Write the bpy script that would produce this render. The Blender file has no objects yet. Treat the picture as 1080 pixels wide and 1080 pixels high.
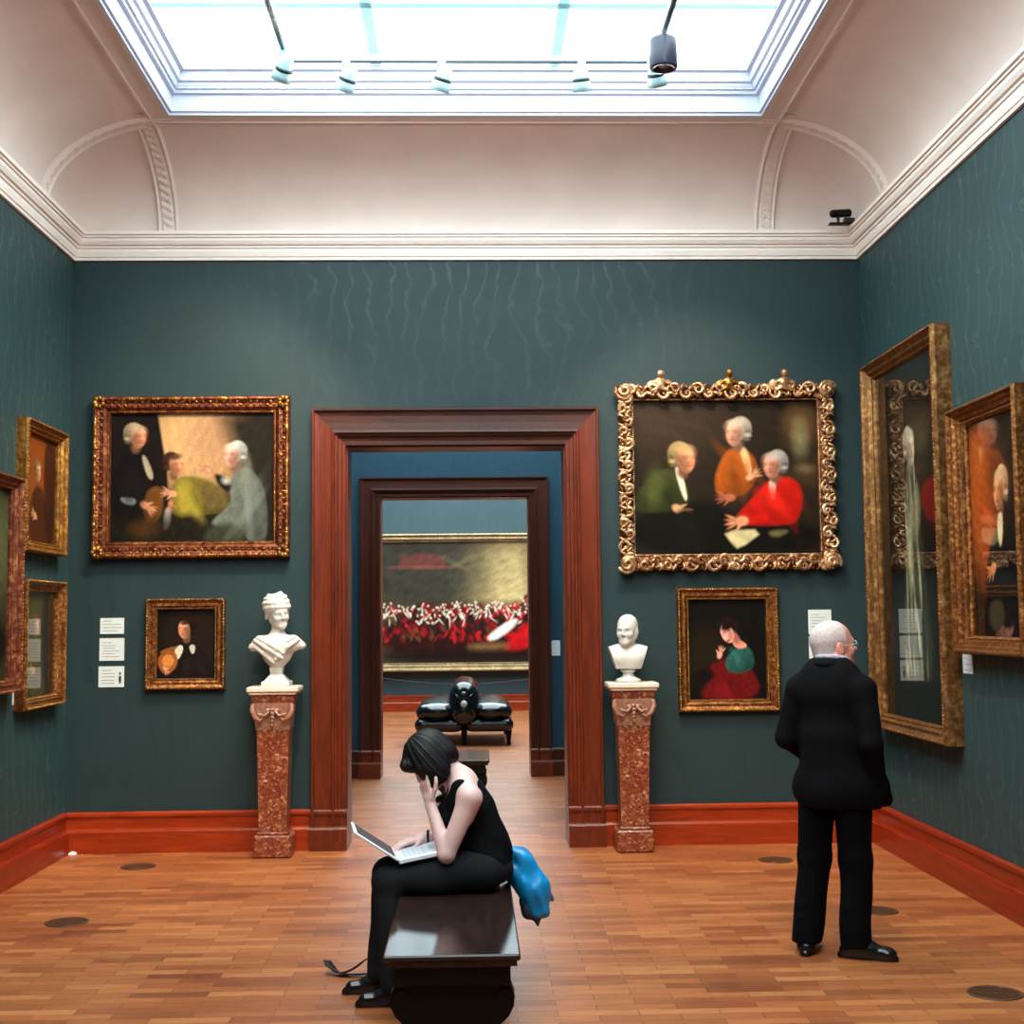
import bpy, math, random
import numpy as np
from mathutils import Vector, Matrix
random.seed(7); RNG = np.random.default_rng(5)
SC = bpy.context.scene; COL = SC.collection
PI = math.pi

# ------------------------------------------------------------------ helpers
def lin(c):
    return tuple(((x/255)/12.92 if x/255 <= .04045 else ((x/255+.055)/1.055)**2.4) for x in c[:3])
def link(o): COL.objects.link(o); return o
def tag(o, label=None, cat=None, group=None, kind=None):
    if label: o['label'] = label
    if cat: o['category'] = cat
    if group: o['group'] = group
    if kind: o['kind'] = kind
    return o
def thing(name, label, cat, loc=(0,0,0), rz=0, group=None):
    o = bpy.data.objects.new(name, None); link(o); o.empty_display_size = .1
    o.location = loc; o.rotation_euler = (0,0,rz)
    return tag(o, label, cat, group)

class MB:
    """collects geometry, builds ONE mesh object"""
    def __init__(s): s.v=[]; s.f=[]; s.sm=[]
    def add(s, vs, fs, smooth=False, M=None):
        b=len(s.v)
        if M is not None: vs=[M@Vector(v) for v in vs]
        s.v.extend([tuple(v) for v in vs]); s.f.extend([tuple(i+b for i in f) for f in fs]); s.sm.extend([smooth]*len(fs)); return s
    def box(s, x0,x1,y0,y1,z0,z1, bev=0, M=None):
        if bev<=0:
            vs=[(x,y,z) for x in (x0,x1) for y in (y0,y1) for z in (z0,z1)]
            fs=[(0,1,3,2),(4,6,7,5),(0,4,5,1),(2,3,7,6),(0,2,6,4),(1,5,7,3)]
            return s.add(vs,fs,False,M)
        b=min(bev,(x1-x0)/2.01,(y1-y0)/2.01,(z1-z0)/2.01)
        C=((x0+x1)/2,(y0+y1)/2,(z0+z1)/2); H=((x1-x0)/2,(y1-y0)/2,(z1-z0)/2)
        vs=[];idx={}
        for sx in(-1,1):
            for sy in(-1,1):
                for sz in(-1,1):
                    sg=(sx,sy,sz)
                    for a in range(3):
                        p=[C[i]+sg[i]*(H[i]-(0 if i==a else b)) for i in range(3)]
                        idx[(sg,a)]=len(vs);vs.append(tuple(p))
        fs=[]
        for a in range(3):
            for sg in(-1,1):
                o=[i for i in range(3) if i!=a]; q=[]
                for (p,r) in((-1,-1),(1,-1),(1,1),(-1,1)):
                    k=[0,0,0];k[a]=sg;k[o[0]]=p;k[o[1]]=r;q.append(idx[(tuple(k),a)])
                fl=(sg>0)!=(a==1)
                fs.append(tuple(q if fl else q[::-1]))
        for a in range(3):
            o=[i for i in range(3) if i!=a]
            for p in(-1,1):
                for r in(-1,1):
                    k1=[0,0,0];k1[o[0]]=p;k1[o[1]]=r;k2=list(k1);k1[a]=-1;k2[a]=1
                    q=[idx[(tuple(k1),o[0])],idx[(tuple(k2),o[0])],idx[(tuple(k2),o[1])],idx[(tuple(k1),o[1])]]
                    n=(Vector(vs[q[1]])-Vector(vs[q[0]])).cross(Vector(vs[q[2]])-Vector(vs[q[1]]))
                    d=Vector((0,0,0));d[o[0]]=p;d[o[1]]=r
                    fs.append(tuple(q if n.dot(d)>0 else q[::-1]))
        for sg in[(x,y,z) for x in(-1,1) for y in(-1,1) for z in(-1,1)]:
            q=[idx[(sg,0)],idx[(sg,1)],idx[(sg,2)]]
            n=(Vector(vs[q[1]])-Vector(vs[q[0]])).cross(Vector(vs[q[2]])-Vector(vs[q[1]]))
            fs.append(tuple(q if n.dot(Vector(sg))>0 else q[::-1]))
        return s.add(vs,fs,False,M)
    def tube(s, pts, rad, n=10, cap=True, M=None):
        pts=[Vector(p) for p in pts]; N=len(pts)
        rad=[rad]*N if not hasattr(rad,'__len__') else rad
        vs=[];up=None
        for i,p in enumerate(pts):
            t=(pts[min(i+1,N-1)]-pts[max(i-1,0)]).normalized()
            if up is None:
                up=Vector((0,0,1)) if abs(t.z)<.9 else Vector((1,0,0))
            a=t.cross(up)
            if a.length<1e-5: a=t.cross(Vector((.3,1,.2)))
            a.normalize(); b=a.cross(t); up=b
            for k in range(n):
                th=2*PI*k/n; vs.append(p+(a*math.cos(th)+b*math.sin(th))*rad[i])
        fs=[(i*n+k,(i+1)*n+k,(i+1)*n+(k+1)%n,i*n+(k+1)%n) for i in range(N-1) for k in range(n)]
        fs=[f[::-1] for f in fs]
        s.add(vs,fs,True,M)
        if cap:
            s.add(vs[:n],[tuple(range(n))],False,M); s.add(vs[-n:],[tuple(range(n))[::-1]],False,M)
        return s
    def lathe(s, prof, n=32, c=(0,0,0), M=None, smooth=True):
        vs=[];N=len(prof)
        for r,z in prof:
            for k in range(n):
                th=2*PI*k/n; vs.append((c[0]+r*math.cos(th),c[1]+r*math.sin(th),c[2]+z))
        fs=[(i*n+k,i*n+(k+1)%n,(i+1)*n+(k+1)%n,(i+1)*n+k) for i in range(N-1) for k in range(n)]
        fs.append(tuple(range(n))[::-1]); fs.append(tuple((N-1)*n+k for k in range(n)))
        return s.add(vs,fs,smooth,M)
    def prism(s, poly, a0, a1, axis='y', M=None, smooth=False):
        """poly of 2-D points extruded along an axis"""
        n=len(poly); vs=[]
        for a in(a0,a1):
            for p,q in poly:
                vs.append({'y':(p,a,q),'x':(a,p,q),'z':(p,q,a)}[axis])
        fs=[(i,(i+1)%n,n+(i+1)%n,n+i) for i in range(n)]
        s.add(vs,fs,smooth,M); s.add(vs[:n],[tuple(range(n))],False,M); s.add(vs[n:],[tuple(range(n))],False,M)
        return s
    def ball(s,c,r,M=None,nu=10,nv=6,rot=None):
        r=(r,r,r) if not hasattr(r,'__len__') else r
        vs=[];c=Vector(c)
        for j in range(1,nv):
            ph=PI*j/nv
            for i in range(nu):
                th=2*PI*i/nu
                p=Vector((r[0]*math.sin(ph)*math.cos(th),r[1]*math.sin(ph)*math.sin(th),r[2]*math.cos(ph)))
                if rot is not None:p=rot@p
                vs.append(c+p)
        t=Vector((0,0,r[2]));t=rot@t if rot is not None else t
        vs+= [c+t,c-t]; a=len(vs)-2;b=a+1
        fs=[((j*nu+i),((j+1)*nu+i),((j+1)*nu+(i+1)%nu),(j*nu+(i+1)%nu)) for j in range(nv-2) for i in range(nu)]
        fs+=[(a,i,(i+1)%nu) for i in range(nu)]+[(b,(nv-2)*nu+(i+1)%nu,(nv-2)*nu+i) for i in range(nu)]
        return s.add(vs,fs,True,M)
    def build(s,name,mat,parent=None,fix=True):
        me=bpy.data.meshes.new(name); me.from_pydata(s.v,[],s.f)
        me.polygons.foreach_set('use_smooth',s.sm)
        if fix:
            import bmesh
            bm=bmesh.new(); bm.from_mesh(me); bmesh.ops.recalc_face_normals(bm,faces=bm.faces); bm.to_mesh(me); bm.free()
        me.materials.append(mat); me.update()
        o=bpy.data.objects.new(name,me); link(o)
        if parent is not None:o.parent=parent
        return o
def struct(o): o['kind']='structure'; return o

# ------------------------------------------------------------------ materials
class NT:
    def __init__(s,name):
        s.m=bpy.data.materials.new(name); s.m.use_nodes=True; s.t=s.m.node_tree; s.n=s.t.nodes; s.l=s.t.links
        s.p=s.n['Principled BSDF']; s.tc=s.n.new('ShaderNodeTexCoord')
    def node(s,kind,ins=None,**kw):
        n=s.n.new('ShaderNode'+kind)
        for k,v in kw.items(): setattr(n,k,v)
        if ins:
            for k,v in ins.items():
                if isinstance(v,bpy.types.NodeSocket): s.l.new(v,n.inputs[k])
                else: n.inputs[k].default_value=v
        return n
    def noise(s,scale,detail=3,vec=None,rough=.5,dist=0):
        return s.node('TexNoise',{'Vector':vec or s.tc.outputs['Object'],'Scale':scale,'Detail':detail,'Roughness':rough,'Distortion':dist}).outputs['Fac']
    def ramp(s,fac,stops):
        r=s.node('ValToRGB',{'Fac':fac}); e=r.color_ramp.elements
        while len(e)<len(stops): e.new(.5)
        for i,(p,c) in enumerate(stops):
            e[i].position=p; e[i].color=(*c,1) if len(c)==3 else c
        return r.outputs['Color']
    def mix(s,f,a,b,mode='MIX'):
        n=s.n.new('ShaderNodeMix'); n.data_type='RGBA'; n.blend_type=mode
        for k,v in((0,f),(6,a),(7,b)):
            if isinstance(v,bpy.types.NodeSocket): s.l.new(v,n.inputs[k])
            else: n.inputs[k].default_value=v if k==0 else (*v,1)
        return n.outputs[2]
    def bump(s,h,strength=.3,dist=.01):
        b=s.node('Bump',{'Height':h,'Strength':strength,'Distance':dist}); s.l.new(b.outputs['Normal'],s.p.inputs['Normal'])
    def set(s,**kw):
        for k,v in kw.items():
            k=k.replace('_',' ')
            if isinstance(v,bpy.types.NodeSocket): s.l.new(v,s.p.inputs[k])
            elif isinstance(v,tuple) and 'Color' in k: s.p.inputs[k].default_value=(*v,1)
            else: s.p.inputs[k].default_value=v
        return s.m
def plain(name,c,rough=.5,metal=0,var=.15,scale=12,bump=0,**kw):
    t=NT(name); c=lin(c); d=tuple(x*(1-var) for x in c); e=tuple(min(1,x*(1+var)) for x in c)
    col=t.ramp(t.noise(scale,4),[(.3,d),(.7,e)])
    if bump: t.bump(t.noise(scale*4,3),bump,.004)
    return t.set(Base_Color=col,Roughness=rough,Metallic=metal,**kw)

def m_wall(name,base,hi,axis):
    t=NT(name); o=t.tc.outputs['Object']
    mp=t.node('Mapping',{'Vector':o}); mp.inputs['Rotation'].default_value=(0,0,0)
    w=t.node('TexWave',{'Vector':o,'Scale':1.1,'Distortion':6.5,'Detail':4,'Detail Scale':1.6,'Detail Roughness':.6},wave_type='BANDS',bands_direction=axis).outputs['Fac']
    v=t.node('TexVoronoi',{'Vector':o,'Scale':4.5},feature='DISTANCE_TO_EDGE').outputs['Distance']
    a=t.ramp(w,[(.36,(0,0,0)),(.5,(1,1,1)),(.64,(0,0,0))]); b=t.ramp(v,[(.0,(.28,.28,.28)),(.10,(0,0,0))])
    ab=t.mix(.5,a,b,'ADD')
    g=t.noise(160,2)
    c=t.mix(t.ramp(t.noise(1.6,2),[(.3,(0,0,0)),(.7,(1,1,1))]),lin(base),tuple(x*1.18 for x in lin(base)))
    c=t.mix(t.mix(.62,ab,(0,0,0),'MIX'),c,lin(hi)); c=t.mix(t.ramp(g,[(.35,(0,0,0)),(.65,(.22,.22,.22))]),c,tuple(x*.55 for x in lin(base)))
    t.bump(t.noise(300,2),.15,.002)
    return t.set(Base_Color=c,Roughness=t.mix(ab,(.62,)*3,(.42,)*3),Specular_IOR_Level=.35)
M_WB=m_wall('teal_damask_back',(27,47,50),(29,50,53),'X')
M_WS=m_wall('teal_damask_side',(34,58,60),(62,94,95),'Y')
M_W2=m_wall('blue_teal_second',(14,55,70),(20,66,80),'X')

def m_floor():
    t=NT('oak_block_parquet'); o=t.tc.outputs['Object']
    def br(w,h,off):
        b=t.node('TexBrick',{'Vector':o,'Scale':1,'Mortar Size':.0022,'Mortar Smooth':.3,'Bias':0,'Brick Width':w,'Row Height':h,'Color1':(0,0,0,1),'Color2':(1,1,1,1),'Mortar':(.5,.5,.5,1)})
        b.offset=off; b.offset_frequency=2; b.squash=1; return b
    b=br(.34,.078,.5); 
    val=b.outputs['Color']
    c=t.ramp(val,[(0,lin((104,46,22))),(.2,lin((138,68,35))),(.45,lin((152,82,44))),(.7,lin((166,94,51))),(.88,lin((184,114,66))),(1,lin((126,62,28)))])
    st=t.node('Mapping',{'Vector':o}); st.inputs['Scale'].default_value=(3,40,1)
    gr=t.noise(2.2,6,st.outputs['Vector'],.6)
    c=t.mix(t.ramp(gr,[(.35,(.0,)*3),(.7,(.55,)*3)]),c,lin((118,66,36)))
    pt=t.noise(1.1,3); c=t.mix(t.ramp(pt,[(.35,(0,)*3),(.65,(.35,)*3)]),c,lin((184,114,66)))
    c=t.mix(b.outputs['Fac'],c,lin((86,44,22)))
    t.bump(t.mix(.3,val,gr),.12,.003)
    return t.set(Base_Color=c,Roughness=t.ramp(gr,[(.3,(.30,)*3),(.7,(.45,)*3)]),Specular_IOR_Level=.5)
M_FLOOR=m_floor()
def m_wood(name,a,b,rough=.3,scale=(2,2,14)):
    t=NT(name); st=t.node('Mapping',{'Vector':t.tc.outputs['Object']}); st.inputs['Scale'].default_value=scale
    g=t.noise(2,5,st.outputs['Vector'],.6,1.2)
    return t.set(Base_Color=t.ramp(g,[(.3,lin(a)),(.7,lin(b))]),Roughness=rough,Specular_IOR_Level=.32)
M_DOORV=m_wood('mahogany_upright',(74,25,9),(112,42,17),.34,(14,14,1.2))
M_DOORH=m_wood('mahogany_shaded',(48,20,11),(72,32,18),.34,(1.2,14,14))  # same mahogany, darkened to paint in the shade on the door head
M_DARKV=m_wood('dimmed_mahogany_doorcase',(46,17,9),(74,29,15),.36,(14,14,1.2))  # same wood again, dimmer light at the inner door put into its colour
M_BBX=m_wood('mahogany_skirting',(124,36,10),(158,54,17),.3,(1.2,14,14))
M_BBY=m_wood('mahogany_skirting_side',(112,28,10),(146,44,16),.3,(14,1.2,14))
M_PLASTER=plain('cream_plaster',(220,204,197),.7,0,.04,3,.06)
M_CORN=plain('white_cornice',(238,226,218),.5,0,.03,4)
M_CEIL=plain('room_ceiling',(214,206,200),.7,0,.03,4)
M_FRAMEW=plain('white_painted_frame',(178,184,204),.45,0,.03,6)
def m_gold(name,a,b,c,rough=.36,metal=.75,sc=30,bump=.5):
    t=NT(name); n=t.noise(sc,5); n2=t.noise(sc*.18,2)
    col=t.ramp(n,[(.3,lin(a)),(.5,lin(b)),(.72,lin(c))]); col=t.mix(t.ramp(n2,[(.4,(0,)*3),(.65,(.6,)*3)]),col,lin(a))
    t.bump(t.noise(sc*3,4),bump,.006)
    return t.set(Base_Color=col,Metallic=metal,Roughness=rough)
M_GOLD=m_gold('gilded_wood',(80,40,20),(140,84,38),(206,150,88),sc=44)
M_GOLDY=m_gold('yellow_gilding',(100,56,20),(160,106,38),(214,168,86))
M_GOLDR=m_gold('red_gold_gilding',(84,32,22),(126,62,40),(184,124,84),.42)
M_GOLDP=m_gold('pale_gold_scrollwork',(120,70,40),(206,156,108),(246,220,184),.33,.6)
M_GOLDF=m_gold('cream_gold_frame',(120,92,60),(176,150,108),(204,184,140),.45,.4)
M_GOLDD=m_gold('dark_bole_gilding',(66,32,16),(110,60,28),(150,96,48),.45)
M_BRASS=m_gold('aged_brass_frame',(88,54,26),(134,92,48),(184,144,98),.4)
def m_marble(name,a,b,vein,rough=.3,sc=6):
    t=NT(name); n=t.noise(sc,6,None,.6,1.5)
    col=t.ramp(n,[(.3,lin(a)),(.52,lin(b)),(.58,lin(vein)),(.66,lin(b))]); return t.set(Base_Color=col,Roughness=rough,Specular_IOR_Level=.5)
M_MARB=plain('white_statuary_marble',(206,202,195),.55,0,.03,5,0,Subsurface_Weight=0.0)
M_MARBG=plain('grey_white_marble',(196,196,188),.4,0,.08,8)
def m_rouge():
    t=NT('rouge_marble'); v=t.node('TexVoronoi',{'Vector':t.tc.outputs['Object'],'Scale':74.0,'Randomness':1.0}).outputs['Color']
    sp=t.node('SeparateColor',{'Color':v}).outputs[0]; n=t.noise(26,5,None,.65,1)
    c=t.ramp(sp,[(0,lin((92,34,20))),(.35,lin((126,56,34))),(.65,lin((146,76,46))),(.9,lin((172,112,76))),(1,lin((204,160,124)))])
    c=t.mix(t.ramp(n,[(.4,(0,)*3),(.62,(.75,)*3)]),c,lin((104,44,30)))
    return t.set(Base_Color=c,Roughness=.28)
M_ROUGE=m_rouge()
M_ROUGED=plain('carved_dark_marble',(150,104,84),.35,0,.35,40,.3)
M_CREAMM=plain('cream_marble_slab',(226,206,184),.35,0,.1,20)
M_CARD=plain('card_plain',(205,212,212),.6,0,.02)
M_BLACKL=plain('black_leather',(7,11,13),.2,0,.2,30,.15,Specular_IOR_Level=.6)
M_BENCH=m_wood('ebonised_bench_wood',(26,17,15),(46,30,26),.16,(8,2,8))
M_BENCHD=plain('dark_bench_base',(5,4,4),.5,0,.2,Specular_IOR_Level=.2)
M_SKINW=plain('fair_skin',(214,172,166),.5,0,.05,20,0,Subsurface_Weight=.08,Subsurface_Radius=(.02,.008,.004))
M_SKINM=plain('ruddy_skin',(196,134,122),.45,0,.12,24,0,Subsurface_Weight=.06,Subsurface_Radius=(.02,.008,.004))
M_HAIRB=plain('black_hair',(9,7,8),.5,0,.3,60,.5,Specular_IOR_Level=.25)
M_HAIRG=plain('cropped_grey_hair',(178,166,170),.8,0,.2,90,.6)
M_BLKCL=plain('black_jersey',(9,9,11),.85,0,.15,30,.2,Specular_IOR_Level=.08)
M_TROUS=plain('charcoal_trousers',(27,27,30),.85,0,.15,30,.2,Specular_IOR_Level=.08)
M_SUIT=plain('black_suit_wool',(7,7,10),.85,0,.15,40,.2,Specular_IOR_Level=.08)
M_SUITT=plain('black_suit_trousers',(5,5,7),.85,0,.15,40,.2,Specular_IOR_Level=.08)
M_SHOE=plain('black_polished_leather',(10,10,11),.22,0,.1)
M_BLUE=plain('turquoise_coat_nylon',(2,128,186),.36,0,.2,9,.25)
M_BLUED=plain('dark_coat_lining',(14,26,52),.6,0,.2)
M_WHITEP=plain('white_laptop_plastic',(226,228,236),.3,0,.02)
M_KEYS=plain('pale_keys',(196,200,212),.4,0,.03)
M_DARKG=plain('dark_grey_metal',(40,44,52),.4,.4,.1)
M_LITEM=plain('pale_lamp_metal',(160,196,206),.4,.1,.04)
M_SHIRT=plain('pale_shirt_collar',(150,154,170),.7,0,.04)
M_BRASSM=plain('brass_post',(170,130,60),.3,.9,.1)
def m_emit(name,c,s):
    m=bpy.data.materials.new(name); m.use_nodes=True; n=m.node_tree.nodes; n.clear()
    e=n.new('ShaderNodeEmission'); e.inputs[0].default_value=(*c,1); e.inputs[1].default_value=s
    o=n.new('ShaderNodeOutputMaterial'); m.node_tree.links.new(e.outputs[0],o.inputs[0]); return m
M_SKY=m_emit('daylit_diffusing_glass',(.80,.98,1.0),6.0)
M_SKY2=m_emit('daylit_diffusing_glass_beyond',(.74,.93,1.0),7)
M_LAMP=m_emit('lit_lamp_lens',(1,.93,.82),30)
def m_glass():
    m=bpy.data.materials.new('picture_glass'); m.use_nodes=True; t=m.node_tree; n=t.nodes; n.clear()
    fr=n.new('ShaderNodeFresnel'); fr.inputs[0].default_value=1.85
    tr=n.new('ShaderNodeBsdfTransparent'); gl=n.new('ShaderNodeBsdfGlossy'); gl.inputs['Roughness'].default_value=.015
    mx=n.new('ShaderNodeMixShader'); o=n.new('ShaderNodeOutputMaterial')
    ge=n.new('ShaderNodeNewGeometry'); sb=n.new('ShaderNodeMath'); sb.operation='SUBTRACT'; sb.inputs[0].default_value=1; ml=n.new('ShaderNodeMath'); ml.operation='MULTIPLY'
    t.links.new(ge.outputs['Backfacing'],sb.inputs[1]); t.links.new(sb.outputs[0],ml.inputs[0]); t.links.new(fr.outputs[0],ml.inputs[1])   # the pane reflects on its front face only
    t.links.new(ml.outputs[0],mx.inputs[0]); t.links.new(tr.outputs[0],mx.inputs[1]); t.links.new(gl.outputs[0],mx.inputs[2]); t.links.new(mx.outputs[0],o.inputs[0]); return m
M_GLASS=m_glass()
def m_opal():
    m=bpy.data.materials.new('opal_glazing_bar'); m.use_nodes=True; t=m.node_tree; n=t.nodes; n.clear()
    a=n.new('ShaderNodeBsdfTranslucent'); a.inputs[0].default_value=(.40,.55,.57,1); b=n.new('ShaderNodeBsdfDiffuse'); b.inputs[0].default_value=(.7,.8,.82,1)
    mx=n.new('ShaderNodeMixShader'); mx.inputs[0].default_value=.4; o=n.new('ShaderNodeOutputMaterial')
    t.links.new(a.outputs[0],mx.inputs[1]); t.links.new(b.outputs[0],mx.inputs[2]); t.links.new(mx.outputs[0],o.inputs[0]); return m
M_OPAL=m_opal()
def m_paint():
    t=NT('oil_paint'); a=t.node('Attribute',attribute_name='Col'); t.bump(t.noise(120,3),.1,.002)
    return t.set(Base_Color=a.outputs['Color'],Roughness=.5,Specular_IOR_Level=.1)
M_PAINT=m_paint()
def m_print():
    t=NT('printed_card'); a=t.node('Attribute',attribute_name='Col'); return t.set(Base_Color=a.outputs['Color'],Roughness=.6)
M_PRINT=m_print()

# ------------------------------------------------------------------ signed-distance modelling (surface nets)
def nrm(v): v=np.array(v,float); return v/np.linalg.norm(v)
class SDF:
    def __init__(s): s.ops=[]
    def cap(s,a,b,r1,r2=None,k=.02,sub=False,sq=None): s.ops.append(('c',np.array(a,float),np.array(b,float),r1,r1 if r2 is None else r2,k,sub)); return s
    def ell(s,c,r,R=None,k=.02,sub=False): s.ops.append(('e',np.array(c,float),np.array(r,float),np.eye(3) if R is None else R,0,k,sub)); return s
    def chain(s,pts,rs,k=.02):
        for i in range(len(pts)-1): s.cap(pts[i],pts[i+1],rs[i],rs[i+1],k)
        return s
    def clip(s,n,d): s.ops.append(('p',nrm(n),d,0,0,0,0)); return s          # keeps dot(p,n)<d
    def disp(s,fn): s.ops.append(('d',fn,0,0,0,0,0)); return s
    def xf(s,o,R,t,sc=1.):
        """append ops of another SDF under rotation R, scale and translation"""
        t=np.array(t,float)
        for q in o.ops:
            if q[0]=='c': s.ops.append(('c',R@q[1]*sc+t,R@q[2]*sc+t,q[3]*sc,q[4]*sc,q[5]*sc,q[6]))
            elif q[0]=='e': s.ops.append(('e',R@q[1]*sc+t,q[2]*sc,R@q[3],0,q[5]*sc,q[6]))
            elif q[0]=='p': n=R@q[1]; s.ops.append(('p',n,q[2]*sc+n@t,0,0,0,0))
        return s
    def mesh(s,h):
        lo=np.array([1e9]*3);hi=-lo
        for q in s.ops:
            if q[0] in'ce' and not q[6]:
                if q[0]=='c': r=max(q[3],q[4]);a=np.minimum(q[1],q[2])-r;b=np.maximum(q[1],q[2])+r
                else:
                    ex=np.sqrt(((q[3]*q[2])**2).sum(1)); a=q[1]-ex;b=q[1]+ex
                lo=np.minimum(lo,a);hi=np.maximum(hi,b)
        lo-=4*h+.012;hi+=4*h+.012
        n=np.ceil((hi-lo)/h).astype(int)+1
        ax=[(lo[i]+h*np.arange(n[i])).astype(np.float32) for i in range(3)]
        F=np.full(tuple(n),.5,np.float32)
        for q in s.ops:
            if q[0]=='p':
                d=ax[0][:,None,None]*q[1][0]+ax[1][None,:,None]*q[1][1]+ax[2][None,None,:]*q[1][2]-q[2]
                F=np.maximum(F,d.astype(np.float32)); continue
            if q[0]=='d':
                F=F+q[1](ax[0][:,None,None],ax[1][None,:,None],ax[2][None,None,:]).astype(np.float32); continue
            if q[0]=='c': r=max(q[3],q[4]);a=np.minimum(q[1],q[2])-r;b=np.maximum(q[1],q[2])+r
            else:
                ex=np.sqrt(((q[3]*q[2])**2).sum(1)); a=q[1]-ex;b=q[1]+ex
            m=q[5]+3*h+.02
            i0=np.clip(np.floor((a-m-lo)/h).astype(int),0,n);i1=np.clip(np.ceil((b+m-lo)/h).astype(int)+1,0,n)
            if (i1<=i0).any(): continue
            sl=tuple(slice(i0[i],i1[i]) for i in range(3))
            X=ax[0][sl[0]][:,None,None]-q[1][0];Y=ax[1][sl[1]][None,:,None]-q[1][1];Z=ax[2][sl[2]][None,None,:]-q[1][2]
            if q[0]=='c':
                ba=q[2]-q[1];L=max(ba@ba,1e-9)
                t=np.clip((X*ba[0]+Y*ba[1]+Z*ba[2])/L,0,1)
                d=np.sqrt((X-t*ba[0])**2+(Y-t*ba[1])**2+(Z-t*ba[2])**2)-(q[3]+(q[4]-q[3])*t)
            else:
                R=q[3];r=q[2]
                U=[(X*R[0,i]+Y*R[1,i]+Z*R[2,i]) for i in range(3)]
                k0=np.sqrt(sum((U[i]/r[i])**2 for i in range(3)))+1e-6;k1=np.sqrt(sum((U[i]/r[i]**2)**2 for i in range(3)))+1e-6
                d=k0*(k0-1)/k1
            f=F[sl];k=max(q[5],1e-5)
            if q[6]:
                hh=np.maximum(k-np.abs(f+d),0)/k; F[sl]=np.maximum(f,-d)+hh*hh*k*.25
            else:
                hh=np.maximum(k-np.abs(f-d),0)/k; F[sl]=np.minimum(f,d)-hh*hh*k*.25
        F[0]=F[-1]=.5;F[:,0]=F[:,-1]=.5;F[:,:,0]=F[:,:,-1]=.5
        S=F<0
        c=S[:-1,:-1,:-1].astype(np.int8)
        tot=np.zeros(tuple(n-1),np.int8)
        for i in(0,1):
            for j in(0,1):
                for k in(0,1): tot+=S[i:n[0]-1+i,j:n[1]-1+j,k:n[2]-1+k]
        act=(tot>0)&(tot<8); ci=np.argwhere(act); ids=np.full(tuple(n-1),-1,np.int64); ids[act]=np.arange(len(ci))
        cor={(i,j,k):F[ci[:,0]+i,ci[:,1]+j,ci[:,2]+k] for i in(0,1) for j in(0,1) for k in(0,1)}
        acc=np.zeros((len(ci),3));cnt=np.zeros(len(ci))
        for a in range(3):
            for u in(0,1):
                for v in(0,1):
                    p=[0,0,0];o=[x for x in range(3) if x!=a];p[o[0]]=u;p[o[1]]=v;q=list(p);q[a]=1
                    f0=cor[tuple(p)];f1=cor[tuple(q)];mk=(f0<0)!=(f1<0)
                    t=np.where(mk,f0/np.where(f0==f1,1,f0-f1),0)
                    P=np.tile(np.array(p,float),(len(ci),1));P[:,a]=t
                    acc+=P*mk[:,None];cnt+=mk
        V=lo+h*(ci+acc/np.maximum(cnt,1)[:,None])
        Q=[]
        for a in range(3):
            o=[(a+1)%3,(a+2)%3]
            s0=[slice(1,-1)]*3;s0[a]=slice(0,-1);s1=list(s0);s1[a]=slice(1,None)
            A=S[tuple(s0)];B=S[tuple(s1)];
            for flip,mk in((0,A&~B),(1,~A&B)):
                e=np.argwhere(mk);off=np.array([1,1,1]);off[a]=0;e=e+off
                qs=[]
                for du,dv in((0,0),(1,0),(1,1),(0,1)):
                    w=e.copy();w[:,o[0]]-=1-du;w[:,o[1]]-=1-dv
                    qs.append(ids[w[:,0],w[:,1],w[:,2]])
                q=np.stack(qs,1)
                if flip:q=q[:,::-1]
                Q.append(q)
        Q=np.concatenate(Q);Q=Q[(Q>=0).all(1)]
        return V,Q
    def build(s,name,mat,parent,h=.005,relax=1):
        V,Q=s.mesh(h)
        for _ in range(relax):
            A=np.zeros_like(V);C=np.zeros(len(V))
            for i in range(4):
                np.add.at(A,Q[:,i],V[Q[:,(i+1)%4]]);np.add.at(C,Q[:,i],1);np.add.at(A,Q[:,(i+1)%4],V[Q[:,i]]);np.add.at(C,Q[:,(i+1)%4],1)
            V=V*.5+.5*A/np.maximum(C,1)[:,None]
        me=bpy.data.meshes.new(name); me.vertices.add(len(V)); me.vertices.foreach_set('co',V.astype(np.float32).ravel())
        me.loops.add(len(Q)*4); me.loops.foreach_set('vertex_index',Q.ravel().astype(np.int32))
        me.polygons.add(len(Q)); me.polygons.foreach_set('loop_start',np.arange(0,len(Q)*4,4,dtype=np.int32))
        me.update(calc_edges=True); me.polygons.foreach_set('use_smooth',[True]*len(Q)); me.materials.append(mat); me.validate()
        o=bpy.data.objects.new(name,me); link(o)
        if parent is not None:o.parent=parent
        return o
def basis(fwd,up=(0,0,1)):
    """columns: right, forward, up"""
    f=nrm(fwd);u=np.array(up,float);r=nrm(np.cross(f,u));u=np.cross(r,f);return np.stack([r,f,u],1)

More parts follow.
